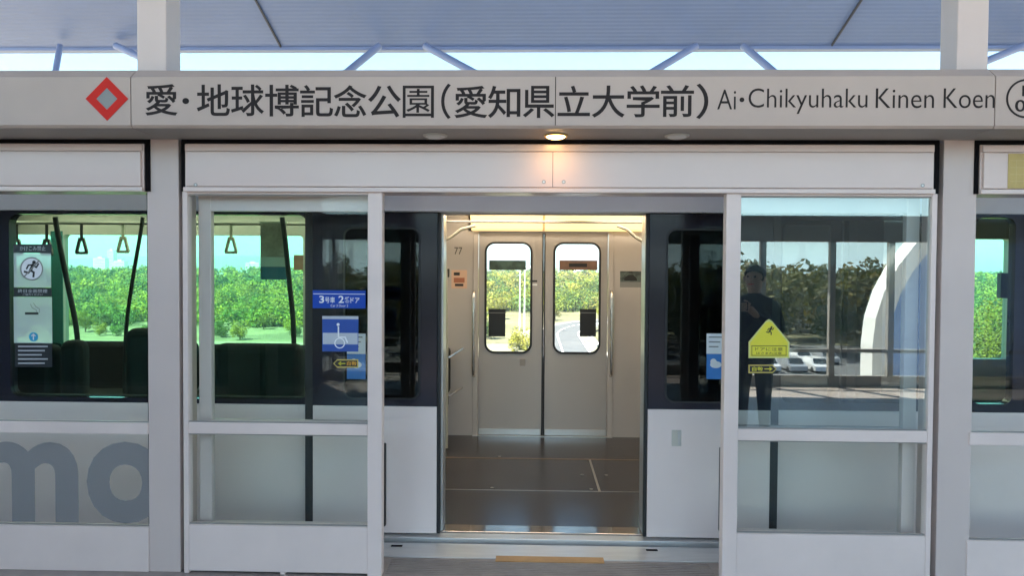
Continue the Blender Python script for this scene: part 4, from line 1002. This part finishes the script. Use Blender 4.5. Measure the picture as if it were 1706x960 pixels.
sheet('parking_lot', [-30, 10, 40, 70, 100], [-92, -75, -60, -44], lambda x, y: GZ+0.06, ASPH)
rnd = random.Random(9); q = MB()
for k in range(420):
    y = -rnd.uniform(80, 140); x = rnd.uniform(-50, 110); h = rnd.uniform(9.0, 12.8); crown_into(q, Vector((x, y, GZ+h*0.55)), rnd.uniform(3, 4.5), h*0.48, 420, 0.5, rnd.choice((LEAF1, LEAF3, LEAF2)), rnd)
tag(q.build('rear_forest'), 'dark wood on the far side of the station, mirrored in the door glass', 'forest', None, 'stuff')
CARP = [mat('white_car_paint', (0.75, 0.75, 0.75), 0.25, 0, coat=0.5), mat('silver_car_paint', (0.5, 0.51, 0.53), 0.3, 0.5, coat=0.5)]
CARG = mat('car_glass', (0.02, 0.025, 0.03), 0.08)
CARL = ['white parked car in the row behind the station, mirrored in the door glass', 'silver parked car in the row behind the station, mirrored in the door glass']
def carbody(m):
    q = MB(); prof = [(-2.1, 0.3), (2.1, 0.3), (2.15, 0.75), (1.4, 0.9), (0.75, 1.42), (-1.0, 1.45), (-1.75, 0.95), (-2.15, 0.85)]
    n = len(prof); v = [(s*0.85*(0.8 if z > 1.2 else 1), y, z) for s in (-1, 1) for y, z in prof]
    q.add(v, [list(range(n)), [n+k for k in range(n)][::-1]]+[(k, n+k, n+(k+1) % n, (k+1) % n) for k in range(n)], m); return q
cache = {}
for rrow, y in enumerate((-66, -73)):
    for k in range(13):
        i = (k+rrow) % 3 == 1; x = 24+2.6*k+rrow*1.1+rnd.uniform(-0.2, 0.2)
        if (k*7+rrow*3) % 5 in (1, 3): continue
        root = thing('parked_car', CARL[i], 'car', (x, y, GZ), 'parked cars behind the station')
        if i not in cache:
            w_ = MB()
            for sx in (-0.8, 0.8):
                for yy in (-1.3, 1.3): w_.tube([(sx-0.1, yy, 0.32), (sx+0.1, yy, 0.32)], 0.32, RUBBER, 12)
            gq = MB()
            for a_, b_ in (((1.42, 0.93), (0.80, 1.38)), ((-1.78, 0.98), (-1.05, 1.41))):
                gq.add([(-0.7, a_[0], a_[1]+0.03), (0.7, a_[0], a_[1]+0.03), (0.62, b_[0], b_[1]+0.03), (-0.62, b_[0], b_[1]+0.03)], [(0, 1, 2, 3)], CARG)
            cache[i] = (('body', carbody(CARP[i])), ('wheels', w_), ('windscreen', gq)); ob = []
            for nm, qq in cache[i]: o = qq.build(nm); o.parent = root; ob.append(o)
            cache[i] = ob
        else:
            for o0 in cache[i]: o = o0.copy(); COL.objects.link(o); o.parent = root

BLOCKER = mat('dark_blocker_panel', (0.075, 0.072, 0.07), 0.6, 0, 0.15, 2)
t = thing('reflection_blocker', 'added dark block at the back of the platform, darkening the left glass reflections', 'reflection blocker', (-7.0, -2.0, 0))  # block added behind the camera to darken reflections in the left panes
b = MB(); b.box(-11.2, -2.9, -2.6, -1.3, -0.031, 2.55, BLOCKER, 0.01); b.build('wall', t)
b = MB(); b.box(-11.4, -2.7, -2.68, -1.2, 2.552, 2.66, SOFFIT, 0.02); b.build('roof', t)
b = MB(); b.box(-7.6, -6.6, -1.299, -1.26, 0.01, 2.05, BAND, 0.005); b.build('door', t)
# ------------------------------------------------------------------ person on the platform (seen mirrored in the door glass)
def person(loc, rz):
    SKIN = mat('skin', (0.48, 0.30, 0.22), 0.5); CLOTH = mat('dark_clothes', (0.012, 0.012, 0.018), 0.8); HAIR = mat('black_hair', (0.012, 0.010, 0.010), 0.6)
    root = thing('person', 'person in dark clothes holding up a phone on the platform, mirrored in the door glass', 'person', loc); root.rotation_euler = (0, 0, rz)
    V = []; E = []; Rr = []
    def node(p, r, par=None):
        V.append(p); Rr.append(r)
        if par is not None: E.append((par, len(V)-1))
        return len(V)-1
    pel = node((0, 0, 0.86), 0.155); ab = node((0, 0.01, 1.0), 0.135, pel); ch = node((0, 0.015, 1.18), 0.15, ab); up_ = node((0, 0, 1.30), 0.10, ch); nk = node((0, -0.005, 1.38), 0.052, up_); hd0 = node((0, -0.015, 1.45), 0.075, nk); hd = node((0, -0.02, 1.53), 0.088, hd0); node((0, -0.01, 1.585), 0.06, hd)
    hands = []
    for s in (-1, 1):
        hip = node((s*0.09, 0, 0.80), 0.105, pel); kn = node((s*0.10, -0.01, 0.46), 0.068, hip); an = node((s*0.10, 0.02, 0.08), 0.042, kn); node((s*0.11, -0.15, 0.035), 0.035, an)
        sh = node((s*0.17, 0, 1.28), 0.065, up_); el = node((s*0.27, -0.10, 1.05), 0.047, sh); wr = node((s*0.10, -0.32, 1.22), 0.032, el); pm = node((s*0.07, -0.365, 1.27), 0.036, wr); hands.append((s, Vector(V[pm])))
    me = bpy.data.meshes.new('body'); me.from_pydata(V, E, []); o = bpy.data.objects.new('body', me); COL.objects.link(o)
    md = o.modifiers.new('skin', 'SKIN'); sk = me.skin_vertices[0].data
    for i, r in enumerate(Rr): sk[i].radius = (r, r); sk[i].use_root = (i == 0)
    o.modifiers.new('sub', 'SUBSURF').levels = 2
    bpy.context.view_layer.update()
    m2 = bpy.data.meshes.new_from_object(o.evaluated_get(bpy.context.evaluated_depsgraph_get())); bpy.data.objects.remove(o)
    q = MB(); q.mats = [CLOTH, SKIN]
    vs = [v.co.copy() for v in m2.vertices]
    for p in m2.polygons:
        c = p.center; skin = c.z > 1.385 or (c.y < -0.315 and c.z > 1.1)
        q.f.append(list(p.vertices)); q.mi.append(1 if skin else 0); q.sm.append(True)
    q.v = [tuple(v) for v in vs]
    for s, h in hands:                                  # five fingers closed round the phone
        for k in range(4):
            b0 = h+Vector((s*-0.005, -0.005, 0.030-0.019*k)); L_ = (0.075, 0.082, 0.078, 0.062)[k]
            q.tube([b0+Vector((s*0.012, 0.01, 0)), b0+Vector((-s*0.004, -L_*0.45, 0.003)), b0+Vector((-s*0.030, -L_*0.62, 0.002)), b0+Vector((-s*0.048, -L_*0.45, 0))], [0.0095, 0.009, 0.008, 0.0065], SKIN, 8)
        q.tube([h+Vector((0, 0.02, 0.02)), h+Vector((-s*0.022, 0.012, 0.05)), h+Vector((-s*0.045, 0.0, 0.062))], [0.012, 0.010, 0.008], SKIN, 8)
    # face: nose, ears
    q.tube([Vector((0, -0.100, 1.535)), Vector((0, -0.122, 1.500)), Vector((0, -0.105, 1.492))], [0.008, 0.014, 0.010], SKIN, 8)
    for s in (-1, 1):
        q.tube([Vector((s*0.083, -0.01, 1.54)), Vector((s*0.095, -0.005, 1.515)), Vector((s*0.083, -0.01, 1.485))], [0.010, 0.013, 0.008], SKIN, 8)
        q.tube([Vector((s*0.032, -0.096, 1.535)), Vector((s*0.032, -0.106, 1.535))], [0.011, 0.008], BLACKP, 8)
    q.tube([Vector((-0.022, -0.098, 1.468)), Vector((0, -0.105, 1.466)), Vector((0.022, -0.098, 1.468))], 0.005, RED, 6)
    bo = q.build('body'); bo.parent = root
    bm = bmesh.new(); bmesh.ops.create_uvsphere(bm, u_segments=24, v_segments=16, radius=1)
    hq = MB(); hv = [Vector((v.co.x*0.096, v.co.y*0.104+0.008, 1.548+v.co.z*0.092)) for v in bm.verts]
    hf = [[v.index for v in f.verts] for f in bm.faces if not (f.calc_center_median().y < -0.55 and f.calc_center_median().z < 0.35) and f.calc_center_median().z > -0.75]; bm.free()
    hq.add(hv, hf, HAIR, True); ho = hq.build('hair'); ho.parent = root
    sh_ = MB()
    for s in (-1, 1): sh_.box(s*0.105-0.045, s*0.105+0.045, -0.20, 0.065, 0.0, 0.07, BLACKP, 0.025, 3)
    so_ = sh_.build('shoes'); so_.parent = root
    pq = MB(); pq.box(-0.075, 0.075, -0.405, -0.397, 1.245, 1.32, BLACKP, 0.003); po = pq.build('phone')
    po.parent = None; po.location = loc; po.rotation_euler = (0, 0, rz); tag(po, 'black phone held up in both hands by the person in dark clothes', 'phone')
person((2.02, 0.72, -0.032), R(180+35))
